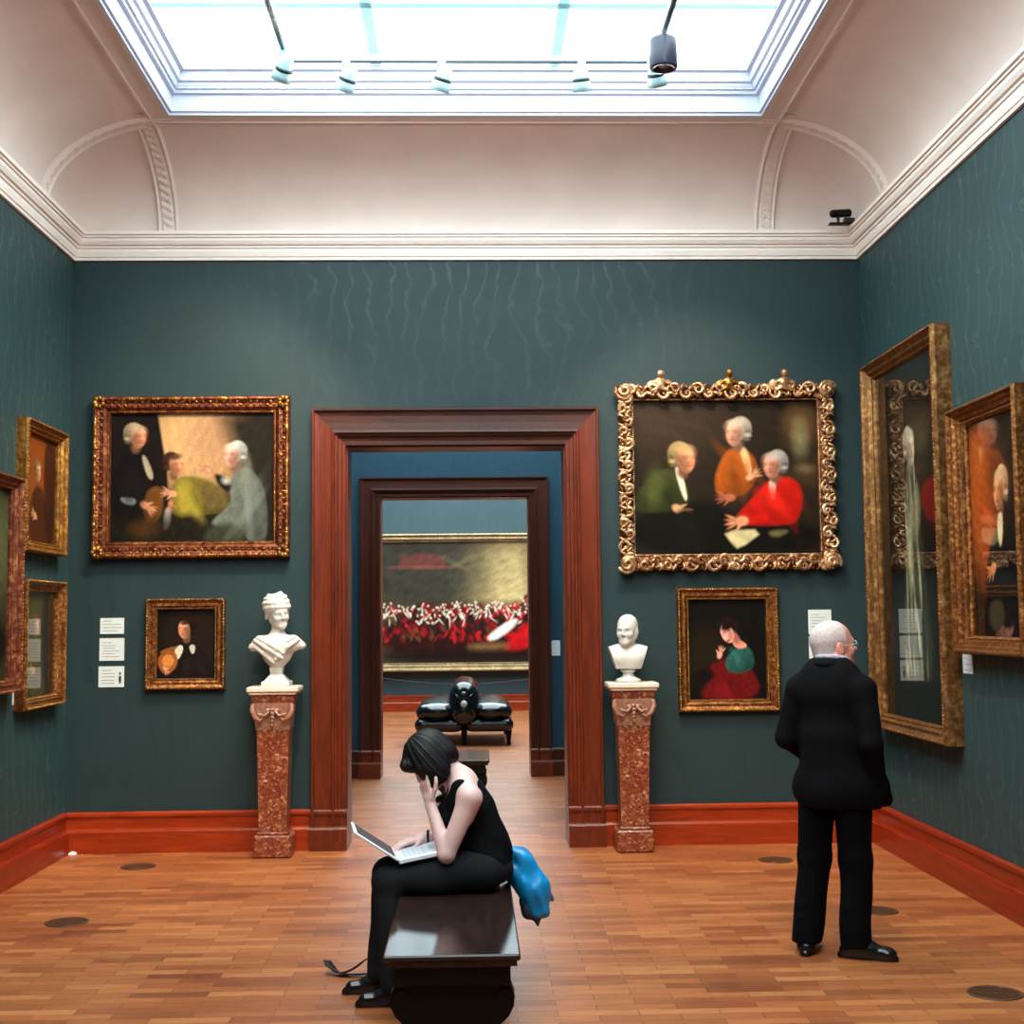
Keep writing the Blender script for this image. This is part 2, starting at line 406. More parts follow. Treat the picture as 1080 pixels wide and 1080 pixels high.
def head_sdf(ears=True,neck=None,fem=False):
    s=SDF()
    s.ell((0,-.012,.03),(.076,.098,.086),k=.03); s.ell((0,.022,-.035),(.06,.062,.08),k=.035)
    for x in(-1,1):
        s.cap((x*.052,-.012,-.05),(x*.012,.062,-.096),.021,.018,k=.03); s.ell((x*.036,.056,-.034),(.024,.024,.024),k=.02)
        if ears:
            s.ell((x*.077,-.008,-.012),(.009,.019,.031),k=.006); s.ell((x*.087,-.004,-.008),(.006,.010,.018),k=.004,sub=True)
    s.ell((0,.066,-.096),(.02,.017,.017),k=.02)
    s.cap((-.034,.074 if not fem else .070,.014),(.034,.074 if not fem else .070,.014),.0125 if not fem else .010,k=.018)
    for x in(-1,1):
        s.ell((x*.031,.094,-.006),(.018,.016,.012),k=.012,sub=True); s.ell((x*.031,.068,-.006),(.014,.0135,.0115),k=.002)
        s.cap((x*.018,.080,.002),(x*.044,.070,.001),.0035,k=.003)
    s.cap((0,.083,.006),(0,.103 if fem else .107,-.030),.006,.0078 if fem else .0095,k=.012)
    for x in(-1,1): s.ell((x*.010,.092,-.034),(.0065,.008,.0062),k=.006)
    lw=.010 if fem else .017
    s.cap((-lw,.079,-.066),(lw,.079,-.066),.0055,k=.006);s.cap((-lw*.8,.080,-.074),(lw*.8,.080,-.074),.006,k=.005)
    s.cap((-lw,.091,-.0697),(lw,.091,-.0697),.0014,k=.003,sub=True)
    if neck: s.cap((0,-.025,-.06),neck,.055 if not fem else .047,.06 if not fem else .052,k=.03)
    return s
def hand_sdf(side=1,curl=.5,spread=.1,sc=1.):
    """local: fingers along +y, back of hand +z, thumb towards side*x; wrist at origin"""
    s=SDF(); 
    s.cap((0,-.02,0),(0,.02,0),.024,.026,k=.015)
    for i,x in enumerate((-.03,-.01,.01,.028)): s.cap((x*.6,.015,0),(x,.085,0),.014,.0115,k=.012)
    L=((.042,.025,.02),(.046,.03,.022),(.042,.027,.021),(.032,.021,.018))
    for i in range(4):
        x=(.029,.0105,-.0095,-.028)[i]*side; p=np.array([x,.086,0.]);a=0.;dx=spread*(.5-i/3)*side*1.2
        r=(.0092,.0095,.009,.008)[i]
        for j in range(3):
            a+=curl*(.75,1.0,.7)[j]; q=p+L[i][j]*nrm((dx,math.cos(a),-math.sin(a)))
            s.cap(p,q,r,r*.9,k=.004); p=q;r*=.9
    p=np.array([side*.022,.02,-.004]);q=p+np.array([side*.028,.03,-.012]);s.cap(p,q,.015,.0115,k=.012)
    q2=q+np.array([side*.012,.03,-.008-.01*curl]);s.cap(q,q2,.0108,.010,k=.004);q3=q2+np.array([-side*.002,.024,-.006-.012*curl]);s.cap(q2,q3,.0098,.0085,k=.004)
    return s
def folds(amp,fx,fy,fz,ph=0):
    def f(x,y,z): return amp*(np.sin(fx*x+fz*.6*z+ph+2*np.sin(fy*.5*y+fz*.3*z))*.6+np.sin(fz*z+fx*.7*x+fy*.8*y+1.3*ph)*.4)
    return f

# ------------------------------------------------------------------ the rooms
XL,XR,YB,YF=-2.95,2.93,9.85,-.95
HC=4.325; HK=4.52; HS=5.127; SDY=8.96; SLX,SRX=-2.06,2.03; SFY=-.05
D1=dict(x0=-.93,x1=.69,zt=2.93,y0=YB,y1=10.15)
D2=dict(x0=-.985,x1=.60,zt=2.945,y0=14.17,y1=14.47)
Y3=24.2
fl=MB().box(XL-1.4,XR+1.4,YF-.2,Y3+.2,-.1,0); struct(fl.build('floor',M_FLOOR))
def wall_door(name,mat,x0,x1,y0,y1,zt,d):
    m=MB().box(x0,d['x0'],y0,y1,0,zt).box(d['x1'],x1,y0,y1,0,zt).box(d['x0'],d['x1'],y0,y1,d['zt'],zt)
    return struct(m.build(name,mat))
wall_door('wall_back',M_WB,XL-.2,XR+.2,YB,YB+.15,HK+.05,D1)
wall_door('wall_second_front',M_W2,XL-.2,XR+.2,YB+.15,YB+.3,4.8,D1)
wall_door('wall_second_back',M_W2,XL-.2,XR+.2,14.17,14.32,4.8,D2)
wall_door('wall_third_front',M_W2,XL-1.2,XR+1.2,14.32,14.47,4.8,D2)
struct(MB().box(XL-.2,XL,YF-.2,YB,0,HK+.05).build('wall_left',M_WS))
struct(MB().box(XR,XR+.2,YF-.2,YB,0,HK+.05).build('wall_right',M_WS))
struct(MB().box(XL,XR,YF-.2,YF,0,HK+.05).build('wall_front',M_WB))
struct(MB().box(XL-.2,XL,10.15,14.17,0,4.8).build('wall_second_left',M_W2))
struct(MB().box(XR,XR+.2,10.15,14.17,0,4.8).build('wall_second_right',M_W2))
struct(MB().box(XL-1.2,XL-1,14.47,Y3,0,4.8).build('wall_third_left',M_W2))
struct(MB().box(XR+1,XR+1.2,14.47,Y3,0,4.8).build('wall_third_right',M_W2))
M_W3=m_wall('blue_grey_third',(44,60,64),(50,68,74),'X')
struct(MB().box(XL-1.2,XR+1.2,Y3,Y3+.2,0,4.8).build('wall_third_back',M_W3))

# cove ceiling
def smin(a,b,k): h=max(k-abs(a-b),0)/k; return min(a,b)-h*h*k*.25
NCV=18
def axis_pts(a0,s0,s1,a1,nm):
    A=a0;w0=s0-a0;w1=a1-s1
    p=[a0+w0*(1-math.cos(PI/2*i/NCV)) for i in range(NCV+1)]+[s0+(s1-s0)*i/nm for i in range(1,nm)]+[a1-w1*(1-math.cos(PI/2*i/NCV)) for i in range(NCV,-1,-1)]
    return p
xs=axis_pts(XL,SLX,SRX,XR,6); ys=axis_pts(YF,SFY,SDY,YB,10)
def cz(x,y):
    tx=min((x-XL)/(SLX-XL),(XR-x)/(XR-SRX),1); ty=min((y-YF)/(SFY-YF),(YB-y)/(YB-SDY),1)
    t=max(0,smin(tx,ty,.3)) if tx<.999 and ty<.999 else min(tx,ty)
    return HK+(HS-HK)*math.sqrt(max(0,1-(1-t)**2))
cv=MB(); vs=[(x,y,cz(x,y)) for y in ys for x in xs]; nx=len(xs); fs=[]
for j in range(len(ys)-1):
    for i in range(nx-1):
        cx=(xs[i]+xs[i+1])/2;cy=(ys[j]+ys[j+1])/2
        if SLX<cx<SRX and SFY<cy<SDY: continue
        fs.append((j*nx+i,(j+1)*nx+i,(j+1)*nx+i+1,j*nx+i+1))
cv.add(vs,fs,True); struct(cv.build('ceiling',M_PLASTER,fix=False))

def sweep_ring(mb,prof,x0,x1,y0,y1):
    """mitred moulding running round the inside of a rectangle; prof = (distance inward, z)"""
    n=len(prof);vs=[]
    for (cx,cy,sx,sy) in((x0,y0,1,1),(x1,y0,-1,1),(x1,y1,-1,-1),(x0,y1,1,-1)):
        for d,z in prof: vs.append((cx+sx*d,cy+sy*d,z))
    fs=[(c*n+i,c*n+i+1,((c+1)%4)*n+i+1,((c+1)%4)*n+i) for c in range(4) for i in range(n-1)]
    mb.add(vs,fs,False)
cor=MB(); sweep_ring(cor,[(0,4.325),(.02,4.325),(.022,4.345),(.03,4.35),(.04,4.385),(.04,4.405),(.052,4.41),(.054,4.424),(.07,4.43),(.085,4.455),(.088,4.475),(.1,4.48),(.1,4.492),(.115,4.497),(.118,4.522),(0,4.525)],XL,XR,YF,YB)
struct(cor.build('trim_1',M_CORN))
tag(bpy.data.objects['trim_1'],'stepped white cornice running round the room under the cove')

# ribs on the cove beside the skylight corners
def rib(axis,c0,c1,wallp,skyp):
    """band following the cove's quarter curve; axis = the direction it has width in"""
    N=64;Mn=10;vs=[];w=c1-c0
    for i in range(N+1):
        th=PI/2*i/N; ins=1-math.cos(th); zz=HK+(HS-HK)*math.sin(th)
        a=wallp+(skyp-wallp)*ins
        nr=Vector((math.cos(th)*abs(HS-HK),math.sin(th)*abs(skyp-wallp))).normalized()  # inward, down
        for j in range(Mn+1):
            u=j/Mn; edge=(j in(0,Mn)); hgt=0 if edge else (.030 if (j in(1,Mn-1)) else .014+.014*abs(math.sin(i*PI/4+(u-.5)*5))*(1 if 2<=j<=Mn-2 else .6))
            if j in(2,Mn-2): hgt=.012
            sgn=1 if skyp>wallp else -1
            p=a+sgn*nr[0]*hgt; z=zz-nr[1]*hgt; c=c0+w*u
            vs.append((c,p,z) if axis=='x' else (p,c,z))
    fs=[(i*(Mn+1)+j,(i+1)*(Mn+1)+j,(i+1)*(Mn+1)+j+1,i*(Mn+1)+j+1) for i in range(N) for j in range(Mn)]
    return MB().add(vs,fs,False)
k=2
for ax,c0,c1,wp,sp in (('x',-2.33,-2.17,YB,SDY),('x',2.14,2.30,YB,SDY),('y',9.03,9.17,XL,SLX),('y',9.03,9.17,XR,SRX)):
    struct(rib(ax,c0,c1,wp,sp).build('trim_%d'%k,M_PLASTER)); k+=1
# flat beaded border round the opening on the cove's crown
fr=MB(); sweep_ring(fr,[(-.15,HS-.012),(-.15,HS-.03),(-.135,HS-.034),(-.125,HS-.024),(-.02,HS-.02),(-.012,HS-.034),(.0,HS-.034),(0,HS)],SLX,SRX,SFY,SDY)
struct(fr.build('trim_6',M_PLASTER))
# skylight well
win=struct(thing('window_1',None,None,(0,0,0)))
wf=MB(); sweep_ring(wf,[(0,HS-.034),(.012,HS-.034),(.012,HS-.012),(.03,HS-.012),(.034,HS+.10),(.06,HS+.104),(.062,HS+.125),(.075,HS+.13),(.085,HS+.15),(.085,HS+.165),(.105,HS+.175),(.108,HS+.235),(.135,HS+.24),(.135,HS+.27)],SLX,SRX,SFY,SDY)
wf.build('window_frame',M_FRAMEW,win)
bd=MB()
nb=64
for i in range(nb):
    x=SLX+.08+(SRX-SLX-.16)*(i+.5)/nb; bd.box(x-.02,x+.02,SDY-.079,SDY-.066,HS+.128,HS+.148)
for i in range(110):
    y=SFY+.1+(SDY-SFY-.2)*(i+.5)/110
    bd.box(SLX+.066,SLX+.079,y-.026,y+.026,HS+.128,HS+.148).box(SRX-.079,SRX-.066,y-.026,y+.026,HS+.128,HS+.148)
bd.build('egg_and_dart_moulding',M_FRAMEW,win)
GZ=HS+.262
gx0,gx1,gy0,gy1=SLX+.13,SRX-.13,SFY+.13,SDY-.13
barx=[-.63,.585]; bary=[7.93,6.6,5.2,3.8,2.4,1.0]
xx=[gx0]+barx+[gx1]; yy=[gy1]+bary+[gy0]
gb=MB()
for b in barx: gb.box(b-.035,b+.035,gy0,gy1,GZ+.006,GZ+.0119)
gb.build('glazing_bar',M_OPAL,win)
gb=MB()
for b in bary: gb.box(gx0,gx1,b-.03,b+.03,GZ-.0,GZ+.0058)
gb.build('glazing_bar',M_OPAL,win)
for i in range(3):
    for j in range(len(yy)-1):
        MB().box(xx[i]+.002,xx[i+1]-.002,yy[j+1]+.002,yy[j]-.002,GZ+.012,GZ+.03).build('pane',M_SKY,win)

# ceilings and laylights of the rooms beyond
for nm,x0,x1,y0,y1,idx,lx0,lx1,ly0,ly1 in(('ceiling_second',XL-.2,XR+.2,10.15,14.17,2,-1.9,1.9,10.8,13.6),('ceiling_third',XL-1.2,XR+1.2,14.32,Y3+.2,3,-2.8,2.8,15.6,24.0)):
    m=MB(); m.box(x0,lx0,y0,y1,4.8,4.95).box(lx1,x1,y0,y1,4.8,4.95).box(lx0,lx1,y0,ly0,4.8,4.95).box(lx0,lx1,ly1,y1,4.8,4.95)
    struct(m.build('ceiling',M_CEIL))
    w=struct(thing('window_%d'%idx,None,None)); MB().box(lx0,lx1,ly0,ly1,4.93,4.95).build('pane',M_SKY2,w)
    m=MB()
    for q in(0,1,2,3): x=lx0+(lx1-lx0)*q/3; m.box(x-.04,x+.04,ly0,ly1,4.88,4.93)
    m.build('glazing_bar',M_FRAMEW,w)

# door casings: stepped architraves sweeping up, over and down
def casing(idx,d,w,wt,yface,MV,dr=1):
    P=[(1,0,.0),(1,0,.062),(.985,0,.07),(.93,0,.07),(.92,0,.05),(.78,0,.045),(.60,0,.045),(.42,0,.047),(.40,0,.064),(.33,0,.066),(.32,0,.05),(.24,0,.045),(.22,0,.03),(.12,0,.026),(.1,0,.04),(.0,0,.04),(0,0,-.0)]
    def ring(parts,name,mat):
        n=len(P);vs=[]
        for st in parts:
            for u,_,dep in P:
                if st=='l0': p=(d['x0']-w*u,yface-dr*dep,0)
                if st=='l1': p=(d['x0']-w*u,yface-dr*dep,d['zt']+wt*u)
                if st=='r1': p=(d['x1']+w*u,yface-dr*dep,d['zt']+wt*u)
                if st=='r0': p=(d['x1']+w*u,yface-dr*dep,0)
                vs.append(p)
        fs=[(c*n+i,c*n+i+1,(c+1)*n+i+1,(c+1)*n+i) for c in range(len(parts)-1) for i in range(n-1)]
        o=MB().add(vs,fs).build(name,mat); return struct(o)
    a=ring(('l0','l1'),'trim_%d'%idx,MV); b=ring(('l1','r1'),'trim_%d'%(idx+1),M_DOORH); c=ring(('r1','r0'),'trim_%d'%(idx+2),MV)
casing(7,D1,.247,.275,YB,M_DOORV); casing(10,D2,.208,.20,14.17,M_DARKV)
def reveal(idx,d):
    m=MB().box(d['x0']-.02,d['x0']+.012,d['y0'],d['y1'],0,d['zt']).box(d['x1']-.012,d['x1']+.02,d['y0'],d['y1'],0,d['zt']).box(d['x0'],d['x1'],d['y0'],d['y1'],d['zt']-.012,d['zt']+.02)
    struct(m.build('trim_%d'%idx,M_DOORV))
reveal(13,D1); reveal(14,D2)
# plinth blocks at the feet of the casings, continuing the skirting's steps
def bprof(h=.29,s=1.0): return [(0,h),(.018*s,h),(.03*s,h-.012),(.032*s,h-.03),(.02*s,h-.05),(.02*s,h-.118),(.042*s,h-.124),(.05*s,h-.14),(.05*s,.0)]
def skirt_x(name,x0,x1,y,mat,s=1,dr=-1):
    p=[(y+dr*d,z) for d,z in bprof(.29,s)]+[(y,0)]
    return struct(MB().prism(p,x0,x1,'x').build(name,mat))
def skirt_y(name,y0,y1,x,mat,dr=1):
    p=[(x+dr*d,z) for d,z in bprof()]+[(x,0)]
    return struct(MB().prism(p,y0,y1,'y').build(name,mat))
skirt_x('baseboard_back_left',XL,D1['x0']-.247,YB,M_BBX); skirt_x('baseboard_back_right',D1['x1']+.247,XR,YB,M_BBX)
skirt_y('baseboard_left',YF,YB,XL,M_BBY); skirt_y('baseboard_right',YF,YB,XR,M_BBY,-1)
skirt_x('baseboard_second_left',XL,D2['x0']-.208,14.17,M_DOORH); skirt_x('baseboard_second_right',D2['x1']+.208,XR,14.17,M_DOORH)
skirt_x('baseboard_third',XL-1,XR+1,Y3,M_BBX)
pi=15
for d,w,yf in((D1,.247,YB),(D2,.208,14.17)):
    for a,b in((d['x0']-w-.012,d['x0']+.012),(d['x1']-.012,d['x1']+w+.012)):
        p=[(yf-.035-dd,z) for dd,z in bprof(.29,1.0)]+[(yf,0),(yf,.29)]
        struct(MB().prism(p,a,b,'x').build('trim_%d'%pi,M_DOORV)); pi+=1
skirt_x('trim_19',XL,-1.9,YF,M_BBX,1,1)

# ------------------------------------------------------------------ paintings
class Canvas:
    """painted picture: vertex colours on a fine grid, drawn in its own coordinates x0..x1 (right), y0..y1 (down)"""
    def __init__(s,x0,x1,y0,y1,bg,n=230):
        s.b=(x0,x1,y0,y1); s.nx=n; s.ny=max(8,int(n*abs(y1-y0)/abs(x1-x0)))
        if s.ny>420: s.ny=420
        s.X,s.Y=np.meshgrid(np.linspace(x0,x1,s.nx),np.linspace(y0,y1,s.ny))
        s.C=np.ones(s.X.shape+(3,))*np.array(lin(bg)); s.u=(x1-x0)/100.
    def fbm(s,sc,seed=0,ax=1.,ay=1.):
        r=np.random.default_rng(seed);o=np.zeros_like(s.X);a=1.;f=1./(sc*s.u)
        for i in range(4):
            for q in range(3):
                th=r.uniform(0,2*PI);ph=r.uniform(0,6.28); o+=a*np.sin((s.X*ax*np.cos(th)+s.Y*ay*np.sin(th))*f*6.28*r.uniform(.7,1.3)+ph+.5*o)
            a*=.55;f*=2
        return o/4.5
    def put(s,m,c,alpha=1.,var=.12,seed=1):
        m=np.clip(m,0,1)*alpha; c=np.array(lin(c)); n=1+var*s.fbm(9,seed)[...,None]*1.2
        s.C=s.C*(1-m[...,None])+np.clip(c*n,0,1)*m[...,None]; return s
    def ell(s,cx,cy,rx,ry,c,rot=0,soft=1.2,alpha=1.,var=.12,shade=None):
        a=math.radians(rot);x=s.X-cx;y=s.Y-cy;u=x*math.cos(a)+y*math.sin(a);v=-x*math.sin(a)+y*math.cos(a)
        k=np.sqrt((u/rx)**2+(v/ry)**2)+1e-6; d=(1-k)*min(rx,ry)
        m=np.clip(.5+d/(soft*s.u),0,1)
        if soft>8: m=m*m*(3-2*m)
        s.put(m,c,alpha,var,int(cx)%97)
        if shade:
            q=np.clip(.5+(u/rx)*shade[0]+(v/ry)*shade[1],0,1); s.C*= (1-.55*m*q)[...,None]
        return s
    def poly(s,pts,c,soft=1.2,alpha=1.,var=.15,smooth=2,shade=None):
        P=np.array(pts,float)
        for _ in range(smooth):
            Q=np.roll(P,-1,0); P=np.stack([.75*P+.25*Q,.25*P+.75*Q],1).reshape(-1,2)
        d=np.full(s.X.shape,1e9);ins=np.zeros(s.X.shape,bool)
        for i in range(len(P)):
            a=P[i];b=P[(i+1)%len(P)];e=b-a;L=max(e@e,1e-9)
            t=np.clip(((s.X-a[0])*e[0]+(s.Y-a[1])*e[1])/L,0,1)
            d=np.minimum(d,(s.X-a[0]-t*e[0])**2+(s.Y-a[1]-t*e[1])**2)
            cc=(a[1]>s.Y)!=(b[1]>s.Y); xi=a[0]+(s.Y-a[1])*e[0]/(e[1] if abs(e[1])>1e-9 else 1e-9); ins^=cc&(s.X<xi)
        d=np.sqrt(d)*np.where(ins,1,-1); m=np.clip(.5+d/(soft*s.u),0,1)
        s.put(m,c,alpha,var,len(pts)+int(pts[0][0])%50)
        if shade:
            lo=P.min(0);hi=P.max(0);u=(s.X-lo[0])/(hi[0]-lo[0])-.5;v=(s.Y-lo[1])/(hi[1]-lo[1])-.5
            q=np.clip(.5+u*2*shade[0]+v*2*shade[1],0,1); s.C*=(1-.6*m*q)[...,None]
        return s
    def head(s,cx,cy,r,face,hair,ang=0,wig=True,turn=0):
        dk=tuple(int(v*.55) for v in face); lt=tuple(min(255,v+14) for v in face); hd=tuple(int(v*.6) for v in hair); T=turn
        s.ell(cx-T*.12*r,cy+.85*r,r*.34,r*.42,dk,0,2,.95,.05)
        if wig:
            s.ell(cx-T*.34*r,cy-.30*r,r*.72,r*.74,hair,ang,1.2,1,.12,(-.35*T,.45))
            for q in range(3): s.ell(cx-T*(.86-.06*q)*r,cy+(-.05+.24*q)*r,r*.22,r*.13,hair if q%2 else hd,ang,1.2,.9,.15)
        s.ell(cx+T*.10*r,cy+.06*r,r*.52,r*.80,face,ang-4*T,1.2,1,.05,(-.7*T,.35))
        s.ell(cx+T*.16*r,cy-.36*r,r*.34,r*.26,lt,ang,5,.8,.03)
        s.ell(cx+T*.30*r,cy+.16*r,r*.22,r*.2,(200,110,84),ang,6,.5,.03)
        for e in(-1,1): s.ell(cx+T*.24*r+e*.22*r,cy-.06*r,r*.13,r*.085,tuple(int(v*.45) for v in face),ang,2.2,.75,.02)
        s.ell(cx+T*.36*r,cy+.10*r,r*.065,r*.22,lt,ang,1.5,.8,.02); s.ell(cx+T*.26*r,cy+.30*r,r*.12,r*.05,dk,ang,1.5,.7,.02)
        s.ell(cx+T*.24*r,cy+.47*r,r*.15,r*.045,(138,52,44),ang,1.2,.85,.02); s.ell(cx-T*.22*r,cy+.30*r,r*.22,r*.42,dk,ang,6,.55,.02)
        if wig: s.ell(cx-T*.05*r,cy-.62*r,r*.50,r*.24,hair,ang,2,.9,.12)
        else: s.ell(cx-T*.12*r,cy-.52*r,r*.58,r*.36,hair,ang,1.6,1,.12); s.ell(cx-T*.42*r,cy-.12*r,r*.2,r*.5,hair,ang,1.6,1,.12)
        return s
    def hand(s,cx,cy,r,ang,c=(206,148,112)):
        a=math.radians(ang); dk=tuple(int(v*.5) for v in c)
        s.ell(cx,cy,r*.62,r*.42,dk,ang,1.5,.8); s.ell(cx-math.cos(a)*r*.1,cy-math.sin(a)*r*.1,r*.48,r*.32,c,ang,1.3,1,.06)
        for i in range(4):
            b=a+(-.45+.3*i); s.ell(cx+math.cos(b)*r*.68,cy+math.sin(b)*r*.68,r*.34,r*.085,c if i%2 else tuple(int(v*.86) for v in c),math.degrees(b),1.,1,.05)
        b=a-1.2; s.ell(cx+math.cos(b)*r*.42,cy+math.sin(b)*r*.42,r*.28,r*.09,c,math.degrees(b)+20,1.,1,.05)
        return s
    def folds(s,cx,cy,w,h,c,n=7,seed=1,rot=60):
        """brushed light and dark creases in a coat"""
        r=np.random.default_rng(seed)
        for i in range(n):
            k=r.uniform(.45,1.3); s.ell(cx+r.uniform(-.32,.32)*w,cy+r.uniform(-.32,.32)*h,r.uniform(.06,.13)*w,r.uniform(.18,.34)*h,tuple(min(255,int(v*k)) for v in c),rot-90+r.uniform(-30,30),5,.5,.02)
        return s
    def noise(s,amt=.25,sc=8,seed=3):
        n=s.fbm(sc,seed)+.5*s.fbm(1.6,seed+9); s.C=np.clip((s.C**1.16)*1.12*(1+amt*n[...,None])*(1+.06*RNG.standard_normal(s.X.shape))[...,None],0,1); return s
    def build(s,name,w,h,y,mat,parent,thick=.012):
        """rectangle w x h centred on the origin in the local x-z plane, facing -y"""
        x=np.linspace(-w/2,w/2,s.nx);z=np.linspace(h/2,-h/2,s.ny);X,Z=np.meshgrid(x,z)
        V=np.stack([X,np.full_like(X,y),Z],-1).reshape(-1,3); i=np.arange(s.nx*s.ny).reshape(s.ny,s.nx)
        Q=np.stack([i[1:,:-1],i[1:,1:],i[:-1,1:],i[:-1,:-1]],-1).reshape(-1,4)
        b=len(V); V=np.concatenate([V,[(-w/2,y+thick,h/2),(w/2,y+thick,h/2),(w/2,y+thick,-h/2),(-w/2,y+thick,-h/2)]])
        faces=[tuple(q) for q in Q.tolist()]+[(b,b+1,b+2,b+3)]
        faces+=[tuple([int(v) for v in i[0,:]]+[b+1,b]),tuple([int(v) for v in i[-1,::-1]]+[b+3,b+2]),tuple([int(v) for v in i[::-1,0]]+[b,b+3]),tuple([int(v) for v in i[:,-1]]+[b+2,b+1])]
        me=bpy.data.meshes.new(name); me.from_pydata(V.tolist(),[],faces)
        at=me.color_attributes.new('Col','FLOAT_COLOR','POINT')
        C=np.concatenate([s.C.reshape(-1,3),np.full((4,3),.1)]); C=np.concatenate([C,np.ones((len(C),1))],1)
        at.data.foreach_set('color',C.astype(np.float32).ravel()); me.materials.append(mat)
        o=bpy.data.objects.new(name,me); link(o)
        if parent: o.parent=parent
        return o

def frame_mesh(W,H,prof):
    """mitred frame; prof = (inset, height off the wall)"""
    n=len(prof);vs=[]
    for sx,sz in((-1,-1),(1,-1),(1,1),(-1,1)):
        for i,hgt in prof: vs.append((sx*(W/2-i),-hgt,sz*(H/2-i)))
    fs=[(c*n+i,c*n+i+1,((c+1)%4)*n+i+1,((c+1)%4)*n+i) for c in range(4) for i in range(n-1)]
    fs+=[(c*n+n-1,c*n,((c+1)%4)*n,((c+1)%4)*n+n-1) for c in range(4)]
    return MB().add(vs,fs)
def along(W,H,inset,step):
    """points round the frame: (position, tangent angle, outward)"""
    out=[]
    w=W/2-inset;h=H/2-inset
    for (a,b,o) in(((-w,-h),(w,-h),(0,-1)),((w,-h),(w,h),(1,0)),((w,h),(-w,h),(0,1)),((-w,h),(-w,-h),(-1,0))):
        L=math.hypot(b[0]-a[0],b[1]-a[1]);n=max(2,round(L/step))
        for i in range(n):
            t=(i+.5)/n; out.append(((a[0]+(b[0]-a[0])*t,a[1]+(b[1]-a[1])*t),((b[0]-a[0])/L,(b[1]-a[1])/L),o,i,n))
    return out
def beads(W,H,inset,hgt,r,step,squash=.6,elong=1.,jit=0,nu=6,nv=4):
    m=MB()
    for p,t,o,i,n in along(W,H,inset,step):
        j=1+jit*random.uniform(-1,1); rx=r*(elong if t[0] else 1)*j; rz=r*(elong if t[1] else 1)*j
        m.ball((p[0],-hgt,p[1]),(rx,r*squash*j,rz),nu=nu,nv=nv)
    return m
PROF_A=[(0,.0),(0,.055),(.008,.07),(.02,.072),(.03,.06),(.05,.05),(.075,.052),(.09,.04),(.10,.030),(.112,.034),(.118,.022),(.118,.0)]
def scale_prof(P,w,h): 
    m=max(p[0] for p in P);q=max(p[1] for p in P); return [(a*w/m,b*h/q) for a,b in P]
def picture(name,label,side,a,z,W,H,fw,fh,cv,gold,orn='bead',ornmat=None,glass=False,tilt=0,prof=None,cat='painting'):
    """side: wall it hangs on, a: centre position along it, z: centre height"""
    if side=='back': loc=(a,YB,z);rz=0
    elif side=='left': loc=(XL,a,z);rz=PI/2
    elif side=='right': loc=(XR,a,z);rz=-PI/2
    elif side=='third': loc=(a,Y3,z);rz=0
    t=thing(name,label,cat,loc,rz)
    P=scale_prof(prof or PROF_A,fw,fh)
    fo=frame_mesh(W,H,P).build('frame',gold,t)
    if orn=='bead':
        beads(W,H,fw*.14,fh*.97,.009,.022,.7,1.2).build('carved_beading',ornmat or gold,fo)
        beads(W,H,fw*.88,fh*.5,.006,.015,.7,1.3).build('inner_beading',ornmat or gold,fo)
    elif orn=='carve':
        m=beads(W,H,fw*.16,fh*.92,.012,.021,.6,1.5,.5)
        for p,tt,o,i,n in along(W,H,fw*.42,.05):
            for s in(-1,1):
                c=(p[0]+tt[0]*.012*s+o[0]*.012*s,-fh*.8,p[1]+tt[1]*.012*s+o[1]*.012*s); q_=random.uniform(.6,1.2); m.ball(c,(.016*q_,.009,.008*q_) if (i+s)%2 else (.007*q_,.010,.015*q_),nu=6,nv=4,rot=Matrix.Rotation(random.uniform(-.8,.8),3,'Y'))
        for sx in(-1,1):
            for sz in(-1,1):
                for q in range(7):
                    an=q*.9; m.ball((sx*(W/2-.045+.03*math.cos(an)),-fh*.9,sz*(H/2-.045+.03*math.sin(an))),(.02,.016,.02),nu=7,nv=5)
        m.build('carved_ornament',ornmat or gold,fo)
        beads(W,H,fw*.88,fh*.5,.006,.015,.7,1.3).build('inner_beading',ornmat or gold,fo)
    iw=W-2*fw+.01;ih=H-2*fh*0-2*fw+.01
    lip=P[-2][1]
    cv.build('canvas',iw,ih,-(lip-.014),M_PAINT,t)
    if glass: MB().box(-iw/2,iw/2,-(lip-.003),-(lip-.006),-ih/2,ih/2).build('picture_glass',M_GLASS,t)
    return t

